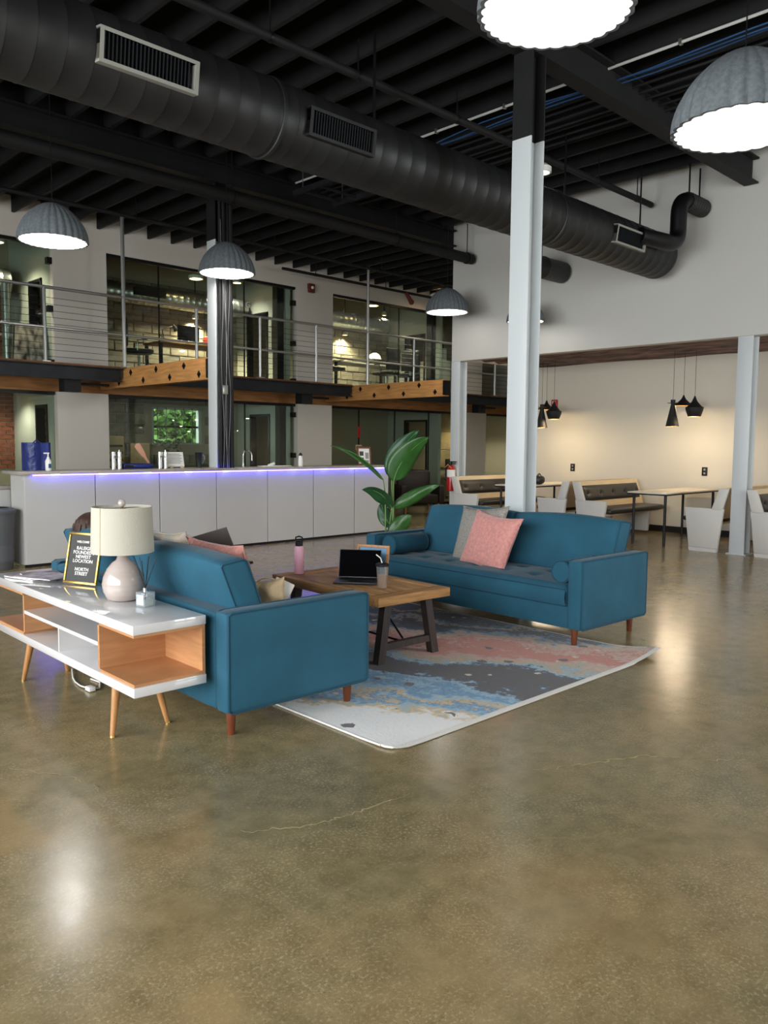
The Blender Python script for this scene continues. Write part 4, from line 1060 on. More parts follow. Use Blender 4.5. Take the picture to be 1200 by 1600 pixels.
# magazines
mags = [((1.86, 4.98), 14, (150, 110, 120), (230, 226, 222), 'white edged magazine at the bottom of the console pile'), ((1.90, 4.93), -8, (96, 70, 84), (210, 190, 180), 'dark photo magazine in the console pile'), ((1.88, 4.86), 24, (168, 140, 160), (226, 222, 226), 'pale purple magazine on top of the console pile')]
for k, ((mx, my), ang_, c1, c2, lb) in enumerate(mags):
    z = .6205+.0065*k
    t = thing('magazine', lb, 'magazine', (mx, my, z), 'magazines on the console')
    mmx = Matrix.Translation((mx, my, z)) @ Matrix.Rotation(math.radians(ang_), 4, 'Z')
    B().box(-.105, -.14, 0, .105, .14, .005, mat=mmx).build('pages', m_letter, t)
    B().box(-.106, -.141, .005, .106, .141, .006, mat=mmx).build('cover', M('magazine_cover', c1, .5, col2=c2, vs_=14), t)
# white power cord on the floor under the console
t = thing('power_cord', 'white power cord with plug lying under the console', 'cord', (2.0, 4.55, 0))
pts = [(2.06, 4.93, .012), (1.99, 4.75, .008), (1.965, 4.66, .008), (1.95, 4.55, .012), (1.97, 4.45, .012), (2.02, 4.45, .008), (2.07, 4.55, .008), (2.06, 4.7, .006)]
sp_ = []
for i in range(len(pts)-1):
    for k in range(4): sp_.append(Vector(pts[i]).lerp(Vector(pts[i+1]), k/4))
B().tube(sp_, .0045, 6).build('cable', m_letter, t); B().box(1.945, 4.42, .004, 1.985, 4.48, .028, bev=.004).build('plug', m_letter, t)

# ------------------------------------------------------------------ coffee table and what stands on it
t = thing('coffee_table', 'rustic plank coffee table on dark trestle legs', 'coffee table', (3.83, 4.18, 0))
m_plank = M('weathered_plank', (182, 138, 92), .6, var=.36, vs_=5, stretch=(7, .8, 7), bump=.2, bs=24, detail=8)
m_plankx = M('weathered_end_plank', (178, 130, 78), .6, var=.35, vs_=5, stretch=(.8, 7, 7), bump=.2, bs=24, detail=8)
TX0, TX1, TY0, TY1, TZ = 3.505, 4.155, 3.585, 4.80, .472
for a, b_ in ((TY0, TY0+.11), (TY1-.11, TY1)): B().box(TX0, a, TZ-.06, TX1, b_, TZ, bev=.004).build('breadboard_plank', m_plankx, t)
for a, b_ in ((TX0, TX0+.09), (TX1-.09, TX1)): B().box(a, TY0+.112, TZ-.06, b_, TY1-.112, TZ, bev=.004).build('side_plank', m_plank, t)
k0 = (TX1-TX0-.18)/4
for k in range(4): B().box(TX0+.09+k*k0+.002, TY0+.113, TZ-.05, TX0+.09+(k+1)*k0-.002, TY1-.113, TZ-.002-.002*(k % 2), bev=.002).build('plank', m_plank, t)
m_trestle = M('dark_stained_wood', (58, 48, 44), .55, var=.25, vs_=6, stretch=(6, 6, 1))
for y in (3.69, 4.69):
    for (fx, tx) in ((3.60, 3.66), (4.10, 4.02)):
        d = .03
        B().prism([(fx-d, 0), (fx+d, 0), (tx+d, TZ-.06), (tx-d, TZ-.06)], 'Y', y-.028, y+.028).build('leg', m_trestle, t)
    B().box(3.645, y-.02, .095, 4.055, y+.02, .14).build('stretcher', m_trestle, t)
B().cyl((3.84, 3.69, .118), (3.84, 4.69, .118), .008, n=8).build('tie_rod', m_blackmetal, t)
for y0, y1 in ((3.72, 4.05), (4.66, 4.33)): B().cyl((3.84, y0, .14), (3.84, y1, TZ-.05), .007, n=8).build('brace_rod', m_blackmetal, t)
t.rotation_euler.z = -math.radians(3)
# pink bottle
bx, by = 3.70, 4.70
t = thing('water_bottle', 'pink insulated water bottle with black loop cap', 'bottle', (bx, by, TZ))
m_pinkb = M('pink_powder_coat', (228, 170, 190), .5)
B().lathe([(.033, TZ), (.0365, TZ+.004), (.0365, TZ+.185), (.031, TZ+.205), (.026, TZ+.213)], 28, (bx, by, 0)).capends().build('body', m_pinkb, t)
B().lathe([(.028, TZ+.211), (.0285, TZ+.245), (.022, TZ+.252)], 24, (bx, by, 0)).capends().build('cap', m_blackmetal, t)
B().tube([(bx-.018, by+.018, TZ+.245), (bx-.017, by+.017, TZ+.275), (bx, by, TZ+.283), (bx+.017, by-.017, TZ+.275), (bx+.018, by-.018, TZ+.245)], .006, 8).build('carry_loop', m_blackmetal, t.children[1])
# laptop
t = thing('laptop', 'open dark laptop with black screen on the coffee table', 'laptop', (3.78, 4.12, TZ))
m_lapg = M('space_grey_aluminium', (74, 74, 80), .4, metal=.7); m_screen = M('black_screen', (8, 8, 10), .12, spec=.25)
A0, A1 = Vector((3.775, 4.325, TZ)), Vector((3.955, 4.10, TZ)); hd = (A1-A0).normalized(); fr_ = Vector((-hd.y, hd.x, 0))
if fr_.dot(Vector((-1, -1, 0))) < 0: fr_ = -fr_
w2 = .152; mid = (A0+A1)/2
lb = orient(mid+Vector((0, 0, .006)), hd, -fr_)
B().box(-w2, -.212, -.005, w2, 0, .009, bev=.003, mat=lb).build('keyboard_base', m_lapg, t)
kb = t.children[0]; k0 = None
B().box(-.128, -.112, .0088, .128, -.014, .0096, mat=lb).build('keyboard_well', m_dark, kb)
for r in range(5):
    for c in range(13):
        kx = -.118+c*.0196; ky = -.022-r*.0195
        if k0 is None:
            k0 = B().box(-.0078, -.0078, 0, .0078, .0078, .0016, mat=lb.to_3x3().to_4x4()).build('key', m_blackmetal, kb)
        p = lb @ Vector((kx, ky, .0096))
        if r == 0 and c == 0: k0.location = p
        else: inst(k0, p, kb)
B().box(-.05, -.20, .009, .05, -.125, .0095, mat=lb).build('trackpad', m_steel, kb)
ll = orient(mid+Vector((0, 0, .012)), hd, Vector((0, 0, 1))-fr_*.36)
sg = 1 if ll.col[2].to_3d().dot(fr_) > 0 else -1
B().box(-w2, 0, -.004, w2, .208, .004, bev=.002, mat=ll).build('lid', m_lapg, t)
B().box(-w2+.004, .008, sg*.0041, w2-.004, .203, sg*.0052, mat=ll).build('screen', m_screen, t.children[-1])
# iced coffee tumbler
cx_, cy_ = 3.74, 3.845
t = thing('iced_coffee_tumbler', 'clear tumbler of iced coffee with dark lid and straw', 'tumbler', (cx_, cy_, TZ))
B().lathe([(.029, TZ), (.032, TZ+.003), (.041, TZ+.155), (.039, TZ+.155), (.031, TZ+.006)], 28, (cx_, cy_, 0)).capends().build('cup', glass_mat('cup_plastic', (246, 249, 250), 1.4, .03, .07), t)
B().lathe([(.0295, TZ+.006), (.035, TZ+.098)], 28, (cx_, cy_, 0)).capends().build('coffee', M('milky_coffee', (176, 132, 98), .3, var=.15, vs_=14), t)
B().lathe([(.042, TZ+.152), (.045, TZ+.156), (.045, TZ+.168), (.03, TZ+.176)], 28, (cx_, cy_, 0)).capends().build('lid', m_steel, t)
B().tube([(cx_, cy_, TZ+.17), (cx_+.002, cy_+.02, TZ+.205), (cx_+.0, cy_+.06, TZ+.225)], .004, 8).build('straw', m_letter, t)
# small frame with blue card
t = thing('framed_card', 'small oak picture frame with blue card behind the laptop', 'picture frame', (4.06, 4.36, TZ))
fa, fb = Vector((4.0, 4.405, TZ+.003)), Vector((4.105, 4.165, TZ+.003))
tm = frame_m((fa+fb)/2, fb-fa, Vector((.16, .1, 1))); wd2 = (fb-fa).length/2; hh = .225
fr = B()
for q in ((-wd2, 0, wd2, .02), (-wd2, hh-.02, wd2, hh), (-wd2, .02, -wd2+.02, hh-.02), (wd2-.02, .02, wd2, hh-.02)): fr.box(q[0], q[1], -.01, q[2], q[3], .012, bev=.002, mat=tm)
fr.build('frame', m_oak, t)
B().box(-wd2+.018, .018, -.008, wd2-.018, hh-.018, .002, mat=tm).build('card', M('blue_card', (112, 160, 196), .6), t)
B().tube([tm @ Vector((.045*math.cos(a), hh*.52+.045*math.sin(a), .0035)) for a in [2*PI*i/28 for i in range(28)]], .0018, 5, closed=True).build('ring_print', m_jean, t)
B().box(-.028, hh*.52-.028, .002, .028, hh*.52+.028, .0032, mat=tm).build('white_square', m_letter, t)
B().box(-.02, .0, -.09, .02, .006, -.01, mat=tm).build('easel_foot', m_oak, t)

# ------------------------------------------------------------------ rug
def rug_material():
    mt = bpy.data.materials.new('abstract_rug_pile'); mt.use_nodes = True; nt = mt.node_tree; b = nt.nodes['Principled BSDF']; L = nt.links.new
    tc = nt.nodes.new('ShaderNodeTexCoord'); sx = nt.nodes.new('ShaderNodeSeparateXYZ'); L(tc.outputs['Object'], sx.inputs[0])
    def noise(sc, det, dist=0, stretch=None):
        n = nt.nodes.new('ShaderNodeTexNoise'); n.inputs['Scale'].default_value = sc; n.inputs['Detail'].default_value = det; n.inputs['Distortion'].default_value = dist; n.inputs['Roughness'].default_value = .62
        if stretch:
            mp = nt.nodes.new('ShaderNodeMapping'); mp.inputs['Scale'].default_value = stretch; L(tc.outputs['Object'], mp.inputs[0]); L(mp.outputs[0], n.inputs['Vector'])
        else: L(tc.outputs['Object'], n.inputs['Vector'])
        return n.outputs['Fac']
    def math_(op, a, c):
        q = nt.nodes.new('ShaderNodeMath'); q.operation = op
        for i, v in enumerate((a, c)):
            if isinstance(v, (int, float)): q.inputs[i].default_value = v
            else: L(v, q.inputs[i])
        return q.outputs[0]
    def ramp(src, stops, interp='LINEAR'):
        r = nt.nodes.new('ShaderNodeValToRGB'); r.color_ramp.interpolation = interp; L(src, r.inputs[0]); e = r.color_ramp.elements
        while len(e) < len(stops): e.new(.5)
        for k, (p, c) in enumerate(stops): e[k].position = p; e[k].color = lin(c)
        return r.outputs[0]
    def mix(f, a, c):
        x = nt.nodes.new('ShaderNodeMix'); x.data_type = 'RGBA'; L(f, x.inputs[0])
        for s, v in ((6, a), (7, c)):
            if isinstance(v, tuple): x.inputs[s].default_value = v
            else: L(v, x.inputs[s])
        return x.outputs[2]
    n_big = noise(1.5, 6, .6); n_mid = noise(5, 9, .3, (1, .55, 1)); n_fine = noise(30, 6)
    u = math_('ADD', sx.outputs[0], math_('MULTIPLY', math_('SUBTRACT', n_big, .5), 1.1))
    u = math_('ADD', u, math_('MULTIPLY', math_('SUBTRACT', n_mid, .5), .85))
    u = math_('ADD', u, math_('MULTIPLY', math_('SUBTRACT', n_fine, .5), .42))
    u = math_('ADD', u, math_('MULTIPLY', sx.outputs[1], .5))
    u = math_('DIVIDE', u, 3.6)
    W_, BL, LB, YE, DK, TA, SA, PK, NV = (238, 236, 233), (74, 132, 176), (146, 188, 210), (206, 176, 120), (46, 41, 44), (184, 164, 128), (196, 116, 94), (204, 172, 156), (40, 62, 92)
    c = ramp(u, [(0, W_), (.14, W_), (.165, YE), (.19, LB), (.215, BL), (.235, YE), (.26, LB), (.29, BL), (.335, LB), (.352, NV), (.37, DK), (.46, DK), (.475, NV), (.50, LB), (.525, TA), (.555, PK), (.59, SA), (.66, SA), (.68, PK), (.70, SA), (.72, PK), (.745, TA), (.77, BL), (.785, DK), (.825, NV), (.845, TA), (.87, BL), (.885, DK), (.93, NV), (.95, TA), (.97, DK), (1, NV)])
    # splashes
    vo = nt.nodes.new('ShaderNodeTexVoronoi'); vo.inputs['Scale'].default_value = 6; vo.inputs['Randomness'].default_value = 1; L(tc.outputs['Object'], vo.inputs['Vector'])
    n_s = noise(2.2, 3); sp = math_('MULTIPLY', math_('LESS_THAN', math_('ADD', vo.outputs['Distance'], math_('MULTIPLY', math_('SUBTRACT', n_fine, .5), .35)), .21), math_('GREATER_THAN', n_s, .5))
    c = mix(sp, c, lin((78, 72, 72)))
    vo2 = nt.nodes.new('ShaderNodeTexVoronoi'); vo2.inputs['Scale'].default_value = 7.5; L(tc.outputs['Object'], vo2.inputs['Vector'])
    n_s2 = noise(2.7, 3, .2); sp2 = math_('MULTIPLY', math_('LESS_THAN', math_('ADD', vo2.outputs['Distance'], math_('MULTIPLY', math_('SUBTRACT', n_fine, .5), .3)), .17), math_('GREATER_THAN', n_s2, .53))
    c = mix(sp2, c, lin((222, 206, 178)))
    n_g = noise(60, 3); g = nt.nodes.new('ShaderNodeMix'); g.data_type = 'RGBA'; g.blend_type = 'OVERLAY'; g.inputs[0].default_value = .45; L(c, g.inputs[6])
    gg = ramp(n_g, [(.25, (140, 140, 140)), (.75, (226, 226, 226))]); L(gg, g.inputs[7])
    L(g.outputs[2], b.inputs['Base Color']); b.inputs['Roughness'].default_value = .95; b.inputs['Sheen Weight'].default_value = .2
    bp = nt.nodes.new('ShaderNodeBump'); bp.inputs['Strength'].default_value = .4; bp.inputs['Distance'].default_value = .006; L(n_g, bp.inputs['Height']); L(bp.outputs[0], b.inputs['Normal'])
    return mt
RX, RY, RW, RL = 2.60, 2.60, 2.57, 2.95
t = thing('area_rug', 'abstract blue, charcoal and salmon area rug under the coffee table', 'rug', (RX, RY, 0))
def lift(x, y):
    d = math.hypot(RW-x, y*1.1); return .045*max(0, 1-d/.45)**2+.006*max(0, 1-math.hypot(x, y)/.2)
def rz_(x, y): return Vector((RX+x+(.02*max(0, 1-math.hypot(RW-x, y)/.3)), RY+y-.035*math.sin(PI*min(1, max(0, x/RW)))*0+.0*y, .011+lift(x, y)))
def corner(u, v):
    x, y = u*RW, v*RL
    r = .05
    if x < r and y < r:
        d = Vector((x-r, y-r)); k = max(abs(d.x), abs(d.y))
        if d.length > 1e-6: d = d.normalized()*k; x, y = r+d.x, r+d.y
    return x, y
b = B(); b.grid(60, 60, lambda u, v: rz_(*corner(u, v)))
b.grid(60, 1, lambda u, v: rz_(*corner(u, 0))-Vector((0, 0, .010*(1-v)))); b.grid(60, 1, lambda u, v: rz_(*corner(0, u))-Vector((0, 0, .010*(1-v))))
b.grid(60, 1, lambda u, v: rz_(*corner(u, 1))-Vector((0, 0, .010*(1-v)))); b.grid(60, 1, lambda u, v: rz_(*corner(1, u))-Vector((0, 0, .010*(1-v))))
b.build('pile', rug_material(), t, ang=60)
b = B()
N = 60
b.grid(N, 3, lambda u, v: rz_(*corner(u, 0))+Vector((0, -.034*v+.006, .0015-.009*v*v*(1 if lift(u*RW, 0) < .004 else .4))))
b.build('fringe_edge', M('white_rug_binding', (232, 228, 220), .95, bump=.4, bs=150), t, ang=70)
B().tube([rz_(*corner(0, i/40))+Vector((-.002, 0, -.004)) for i in range(1, 41)], .006, 6).build('side_binding', m_letter, t, ang=80)
B().tube([rz_(*corner(1, i/40))+Vector((.002, 0, -.004)) for i in range(1, 41)], .006, 6).build('side_binding', m_letter, t, ang=80)
t.rotation_euler.z = -math.radians(.3)
# ------------------------------------------------------------------ bird of paradise plant
RTV = Vector((.716, -.698, 0)); FWV = Vector((.698, .716, 0)); PB = Vector((6.5, 6.45, 0))
def pp_(a, z, f=0): return PB+RTV*a+FWV*f+Vector((0, 0, z))
m_leaf = M('glossy_green_leaf', (50, 92, 40), .32, var=.18, vs_=8); m_leafd = M('dark_green_leaf', (38, 78, 46), .35, var=.18, vs_=8); m_stem = M('pale_green_stem', (106, 138, 76), .5)
t = thing('bird_of_paradise_plant', 'tall bird of paradise plant behind the right sofa', 'plant', tuple(PB))
B().lathe([(.14, 0), (.15, .01), (.2, .36), (.205, .38), (.19, .38), (.18, .34)], 32, tuple(PB)).capends(True, False).build('pot', m_letter, t)
B().cyl(PB+Vector((0, 0, .3)), PB+Vector((0, 0, .335)), .178, n=28).build('soil', m_dark, t)
def bez(pts, n):
    out = []
    k = len(pts)-1
    for i in range(n+1):
        q = [p.copy() for p in pts]; u = i/n
        for r in range(k):
            q = [q[j].lerp(q[j+1], u) for j in range(len(q)-1)]
        out.append(q[0])
    return out
def leaf(mid, hw, side, mt, fold=.35, n=16, prof=None):
    """mid: control points of the midrib, hw: half width, side: direction the blade spreads"""
    mp_ = bez([pp_(*p) for p in mid], n); side = Vector(side); blade = B()
    def w(u): return hw*(prof(u) if prof else (math.sin(PI*min(1, u**.75*.98+.02))**.7))
    rows = []
    for i, p in enumerate(mp_):
        u = i/n; tg = (mp_[min(n, i+1)]-mp_[max(0, i-1)]).normalized(); s = (side-tg*side.dot(tg)).normalized(); nn = tg.cross(s)
        ww = w(u); row = []
        for k in (-1, -.66, -.33, 0, .33, .66, 1):
            row.append(blade.bm.verts.new(p+s*ww*k*math.cos(fold)+nn*ww*abs(k)**1.3*math.sin(fold)+nn*.006*math.sin(u*9+k*3)))
        rows.append(row)
    for a, b_ in zip(rows, rows[1:]):
        for j in range(6): blade.bm.faces.new((a[j], a[j+1], b_[j+1], b_[j]))
    lf_ = blade.build('leaf', mt, t, ang=80, solid=.002)
    B().tube(mp_, [.006*(1-i/n)+.0012 for i in range(n+1)], 6).build('midrib', m_stem, lf_, ang=80)
def stem(pts, r0=.010, r1=.007):
    c = bez([pp_(*p) for p in pts], 12); B().tube(c, [r0+(r1-r0)*i/12 for i in range(13)], 8).build('stem', m_stem, t, ang=80)
S_ = tuple(RTV)
leaf([(-.04, 1.03, 0), (.0, 1.20, -.02), (.12, 1.40, -.06), (.35, 1.525, -.14)], .15, (.75, -.6, -.25), m_leaf, .22)
leaf([(-.06, 1.06, .06), (-.07, 1.28, .08), (.06, 1.45, .08), (.25, 1.61, .05)], .12, (.8, -.6, -.2), m_leafd, .25)
leaf([(-.16, 1.04, 0), (-.28, 1.22, -.03), (-.52, 1.40, -.05), (-.76, 1.42, -.06)], .05, (.3, .3, -.8), m_leaf, .9)
leaf([(-.06, .72, 0), (-.13, .86, -.06), (-.24, .95, -.10), (-.40, .93, -.12)], .10, (.5, .3, -.8), m_leafd, .35)
leaf([(-.05, .73, 0), (.12, .80, -.06), (.26, .93, -.10), (.48, .99, -.12)], .085, (.3, -.5, -.8), m_leaf, .4)
leaf([(-.06, .50, .04), (-.14, .58, .06), (-.17, .70, .08), (-.18, .77, .08)], .085, (.75, -.65, 0), m_leafd, .2)
leaf([(-.09, .40, -.05), (0, .52, -.10), (.09, .58, -.12), (.16, .65, -.13)], .10, (.4, -.6, -.7), m_leaf, .3)
stem([(-.05, .30), (-.03, .7), (-.05, .9), (-.04, 1.03)]); stem([(-.02, .30, .03), (-.04, .7, .04), (-.07, .9, .05), (-.06, 1.06, .06)])
stem([(-.12, .30), (-.14, .6), (-.12, .85), (-.16, 1.04)]); stem([(-.08, .30), (-.09, .5), (-.07, .62), (-.06, .72)]); stem([(-.06, .3, -.03), (-.05, .5, -.02), (-.05, .62, 0), (-.05, .73)])
stem([(-.03, .3, .04), (-.05, .38, .04), (-.06, .42, .04), (-.06, .5, .04)], .008, .006); stem([(-.1, .3, -.03), (-.1, .34, -.04), (-.1, .37, -.05), (-.09, .4, -.05)], .008, .006)

# ------------------------------------------------------------------ booths in the alcove
def bench(label, loc, facing, length=1.9):
    """local x runs into the alcove, local y from the back toward the seat"""
    t = local('booth_bench', label, 'bench', 'booth benches'); f = facing
    def Yp(y): return f*y
    for x0 in (0, length-.45):
        z1 = .60 if x0 == 0 else .40
        B().prism([(Yp(.07), .05), (Yp(.47), .05), (Yp(.545 if x0 == 0 else .5), z1), (Yp(0), z1)], 'X', x0, x0+.06, bev=.012).build('end_panel', m_benchw, t)
    B().prism([(Yp(.08), 0), (Yp(.46), 0), (Yp(.47), .05), (Yp(.07), .05)], 'X', .002, .058).build('plinth', m_benchw, t)
    # slanted upright carrying the back at the open end
    B().prism([(Yp(.02), .58), (Yp(.17), .58), (Yp(.07), .88), (Yp(-.06), .88)], 'X', .0, .05, bev=.006).build('back_end', m_benchw, t)
    B().prism([(Yp(.10), .45), (Yp(.16), .45), (Yp(.02), .885), (Yp(-.05), .885)], 'X', .05, length).build('back_board', m_ply, t)
    def pad(u, v):
        x = .08+u*(length-.14); k = 1-abs(2*v-1)**4; z = .58+v*.24
        y = .165-(z-.45)*.33+.045*k*(1-abs(2*u-1)**20)
        for q in range(5):
            tx = .2+q*(length-.4)/4; y -= .03*math.exp(-((x-tx)**2+(z-.70)**2)/.0012)
        return Vector((x, Yp(y), z))
    bp_ = B().grid(60, 14, pad).build('back_pad', m_blkleather, t, ang=70)
    for q in range(5):
        tx = .2+q*(length-.4)/4; B().sphere((tx, Yp(.165-.25*.33+.022), .70), .014, 8, 6).build('button', m_blkleather, bp_)
    soft_box(.06, min(Yp(.14), Yp(.60)), .40, length-.1, max(Yp(.14), Yp(.60)), .485, (.01, .01, .012), 8, r=.038).build('seat_pad', m_blkleather, t, ang=70)
    B().box(.06, min(Yp(.1), Yp(.5)), .375, length-.12, max(Yp(.1), Yp(.5)), .40).build('seat_board', m_ply, t)
    place(t, loc); return t
bench('booth bench beside the fire extinguisher column', (10.70, 9.225, 0), -1, 2.1)
bench('booth bench with a backpack near it, back to back behind the white column', (10.86, 7.03, 0), 1)
bench('booth bench with fully visible black tufted back and seat', (10.86, 6.86, 0), -1)
bench('booth bench just left of the right column, end panel in front', (10.84, 4.53, 0), 1)
bench('booth bench cut off by the right edge', (10.82, 4.17, 0), -1)
m_paletop = M('pale_table_laminate', (226, 216, 196), .4)
def booth_table(label, x, y0, y1, L_=1.9):
    t = thing('booth_table', label, 'table', (x+.9, (y0+y1)/2, 0), 'booth tables')
    B().box(x, y0, .755, x+L_, y1, .775, bev=.002).build('table_top', m_paletop, t)
    B().box(x-.003, y0-.003, .735, x+L_, y1+.003, .755).build('black_edge', m_blackmetal, t)
    for (a, c) in ((x+.1, y0+.06), (x+.1, y1-.06), (x+L_-.2, y0+.06), (x+L_-.2, y1-.06)): B().cyl((a, c, 0), (a, c, .74), .02, n=14).build('leg', m_blackmetal, t)
booth_table('booth table with pale top and black legs in the open booth', 10.88, 5.37, 5.98)
booth_table('booth table half hidden behind the tall white column', 10.88, 7.85, 8.45)
booth_table('booth table at the right edge', 10.95, 2.9, 3.5)
t = thing('backpack', 'small black backpack on the booth table beside the column', 'backpack', (11.5, 7.98, .775))
soft_box(11.38, 7.64, .777, 11.58, 7.80, .92, (.02, .02, .02), 5, r=.06).build('bag_body', m_blkleather, t, ang=70)
B().tube(arc((11.42, 7.72, .91), (11.48, 7.72, 1.0), (11.54, 7.72, .91), 8), .008, 6).build('handle', m_blkleather, t)
B().tube(arc((11.39, 7.79, .88), (11.33, 7.9, .84), (11.38, 7.8, .785), 8), .012, 6).build('strap', m_blkleather, t)
for ch in t.children: ch.location = (0, .25, .006)
m_beat = M('matt_black_brass', (24, 23, 23), .55); m_brass = M('hammered_brass', (214, 164, 84), .35, metal=.9)
def beat(label, kind, x, y, ztop, power=14):
    prof = {'tall': [(.012, 0), (.035, -.002), (.035, -.03), (.03, -.05), (.03, -.075), (.10, -.41+.0), (.105, -.415)],
            'wide': [(.012, 0), (.016, -.02), (.035, -.06), (.09, -.115), (.16, -.15), (.165, -.165)],
            'fat': [(.012, 0), (.016, -.02), (.04, -.08), (.10, -.15), (.135, -.175), (.125, -.22), (.095, -.305), (.09, -.31)]}[kind]
    t = thing('brass_lined_pendant', label, 'pendant lamp', (x, y, ztop), 'black brass-lined booth pendants')
    zb = ztop+prof[-1][1]
    B().lathe([(r, ztop+z) for r, z in prof], 32, (x, y, 0)).build('shade', m_beat, t, ang=50)
    B().lathe([(max(.005, r-.006), ztop+z-.004 if i < len(prof)-1 else ztop+z) for i, (r, z) in enumerate(prof)], 32, (x, y, 0)).build('lining', m_brass, t.children[0], ang=50)
    if kind == 'tall': B().lathe([(.03, ztop-.045), (.085, ztop-.05), (.085, ztop-.056), (.03, ztop-.06)], 24, (x, y, 0)).build('collar', m_beat, t)
    B().cyl((x, y, ztop-.01), (x, y, 2.91), .003, n=5).build('cord', m_blackmetal, t)
    B().sphere((x, y, zb+.06), .03, 12, 8).build('bulb', m_warm, t)
    light('bulb_light', 'POINT', (x, y, zb+.02), power, (1, .80, .52), .03, t)
beat('tall black cone pendant over the open booth table', 'tall', 11.98, 5.86, 2.17)
beat('wide black hat pendant over the open booth table', 'wide', 12.25, 5.82, 2.25)
beat('fat black bell pendant over the open booth table', 'fat', 11.95, 5.50, 2.21)
beat('tall black cone pendant over the booth beside the tall column', 'tall', 11.98, 8.29, 2.17)
beat('wide black hat pendant over the booth beside the tall column', 'wide', 12.25, 8.38, 2.25)
beat('fat black bell pendant over the booth beside the tall column', 'fat', 11.95, 8.02, 2.21)
beat('fat black bell pendant over the booth at the right edge', 'fat', 11.95, 3.1, 2.21)
for lb, y in (('black double wall socket behind the backpack', 8.21), ('black double wall socket above the open booth table', 5.72)):
    t = thing('wall_socket', lb, 'socket', (12.89, y, 1.04))
    B().box(12.885, y-.045, .97, 12.9, y+.045, 1.11, bev=.004).build('plate', m_blackmetal, t)
    for dz in (-.03, .03): B().box(12.881, y-.017, 1.04+dz-.016, 12.886, y+.017, 1.04+dz+.016, bev=.003).build('outlet', m_grille, t)
t = thing('wall_alarm', 'small red alarm box on the alcove wall behind the pendants', 'alarm', (12.88, 8.62, 2.25))
B().box(12.85, 8.57, 2.12, 12.9, 8.69, 2.3, bev=.008).build('housing', m_red, t); B().box(12.845, 8.60, 2.22, 12.852, 8.66, 2.27).build('lens', m_letter, t)

# ------------------------------------------------------------------ behind the glass: office furniture
def office_chair(label, x, y, z, rz=0):
    t = local('office_chair', label, 'chair', 'black office chairs')
    soft_box(-.24, -.24, .44, .24, .24, .52, (0, 0, .01), 4, r=.03).build('seat', m_blkleather, t, ang=70)
    soft_box(-.22, .20, .55, .22, .26, 1.05, (0, .01, 0), 5, r=.025).build('backrest', m_blkleather, t, ang=70)
    B().cyl((0, 0, .1), (0, 0, .44), .025, n=10).build('gas_lift', m_chrome, t)
    B().box(-.02, .2, .46, .02, .25, .6).build('spine', m_chrome, t)
    for k in range(5):
        a = 2*PI*k/5; B().cyl((0, 0, .11), (.28*math.cos(a), .28*math.sin(a), .06), .018, .012, n=8).sphere((.28*math.cos(a), .28*math.sin(a), .03), .03, 8, 6).build('foot', m_chrome, t)
    for s in (-1, 1): B().tube([(s*.24, .05, .48), (s*.27, .05, .66), (s*.27, -.12, .68)], .014, 8).build('armrest', m_chrome, t)
    place(t, (x, y, z), rz); return t
def desk(label, x0, x1, y0, y1, z, mt, h=.73):
    t = thing('desk', label, 'desk', ((x0+x1)/2, (y0+y1)/2, z))
    B().box(x0, y0, z+h-.035, x1, y1, z+h, bev=.004).build('desk_top', mt, t)
    for a, c in ((x0+.05, y0+.05), (x1-.05, y0+.05), (x0+.05, y1-.05), (x1-.05, y1-.05)): B().box(a-.025, c-.025, z, a+.025, c+.025, z+h-.035).build('leg', m_blackmetal, t)
    return t
desk('brown office desk behind the left mezzanine glass', 7.55, 9.0, 13.75, 14.4, 2.6, m_timberx)
office_chair('black office chair at the desk in the left mezzanine office', 7.1, 13.7, 2.6, 1.2)
t = thing('desk_lamp', 'black desk lamp lighting the block wall, left mezzanine office', 'lamp', (7.9, 14.25, 3.33))
B().cyl((7.9, 14.2, 3.33), (7.9, 14.2, 3.35), .08, n=18).build('base', m_blackmetal, t); B().tube([(7.9, 14.2, 3.35), (7.85, 14.2, 3.6), (8.1, 14.2, 3.7)], .01, 8).build('arm', m_blackmetal, t)
B().cyl((8.08, 14.2, 3.72), (8.16, 14.2, 3.62), .02, .06, n=14).build('head', m_blackmetal, t)
t = thing('monitor', 'black computer monitor on the brown mezzanine desk', 'monitor', (8.4, 14.15, 3.33))
B().box(8.15, 14.13, 3.42, 8.62, 14.16, 3.72, bev=.005).build('screen', m_screen, t); B().box(8.36, 14.12, 3.33, 8.42, 14.16, 3.45).box(8.28, 14.05, 3.33, 8.5, 14.2, 3.342).build('stand', m_blackmetal, t)
for k, c in enumerate(((160, 60, 50), (210, 205, 196), (60, 80, 110), (190, 150, 90))):
    tag(B().box(8.72+.05*k, 14.0, 3.331, 8.765+.05*k, 14.16, 3.53+.02*(k % 2), bev=.003).build('book', M('book_cover', c, .6)), ('red', 'white', 'blue', 'tan')[k]+' book standing on the brown mezzanine desk', 'book', 'books on the mezzanine desk')
office_chair('tall black office chair against the glass, right mezzanine office', 11.55, 13.55, 2.6, .1)
desk('white office desk behind the right mezzanine glass', 12.0, 14.0, 13.9, 14.5, 2.6, m_letter)
office_chair('black office chair at the white desk, right mezzanine office', 13.2, 13.5, 2.6, PI)
office_chair('low backed black chair at the white desk near the partition', 13.95, 13.5, 2.6, PI*.8)
t = thing('round_shade_lamp', 'white dome lamp on the white mezzanine desk', 'lamp', (13.5, 14.2, 3.33))
B().lathe([(.08, 3.335), (.08, 3.345), (.012, 3.35), (.012, 3.5)], 18, (13.5, 14.2, 0)).build('base', m_chrome, t); B().lathe([(.16, 3.48), (.13, 3.58), (.05, 3.63), (.01, 3.635)], 24, (13.5, 14.2, 0)).build('shade', m_letter, t)
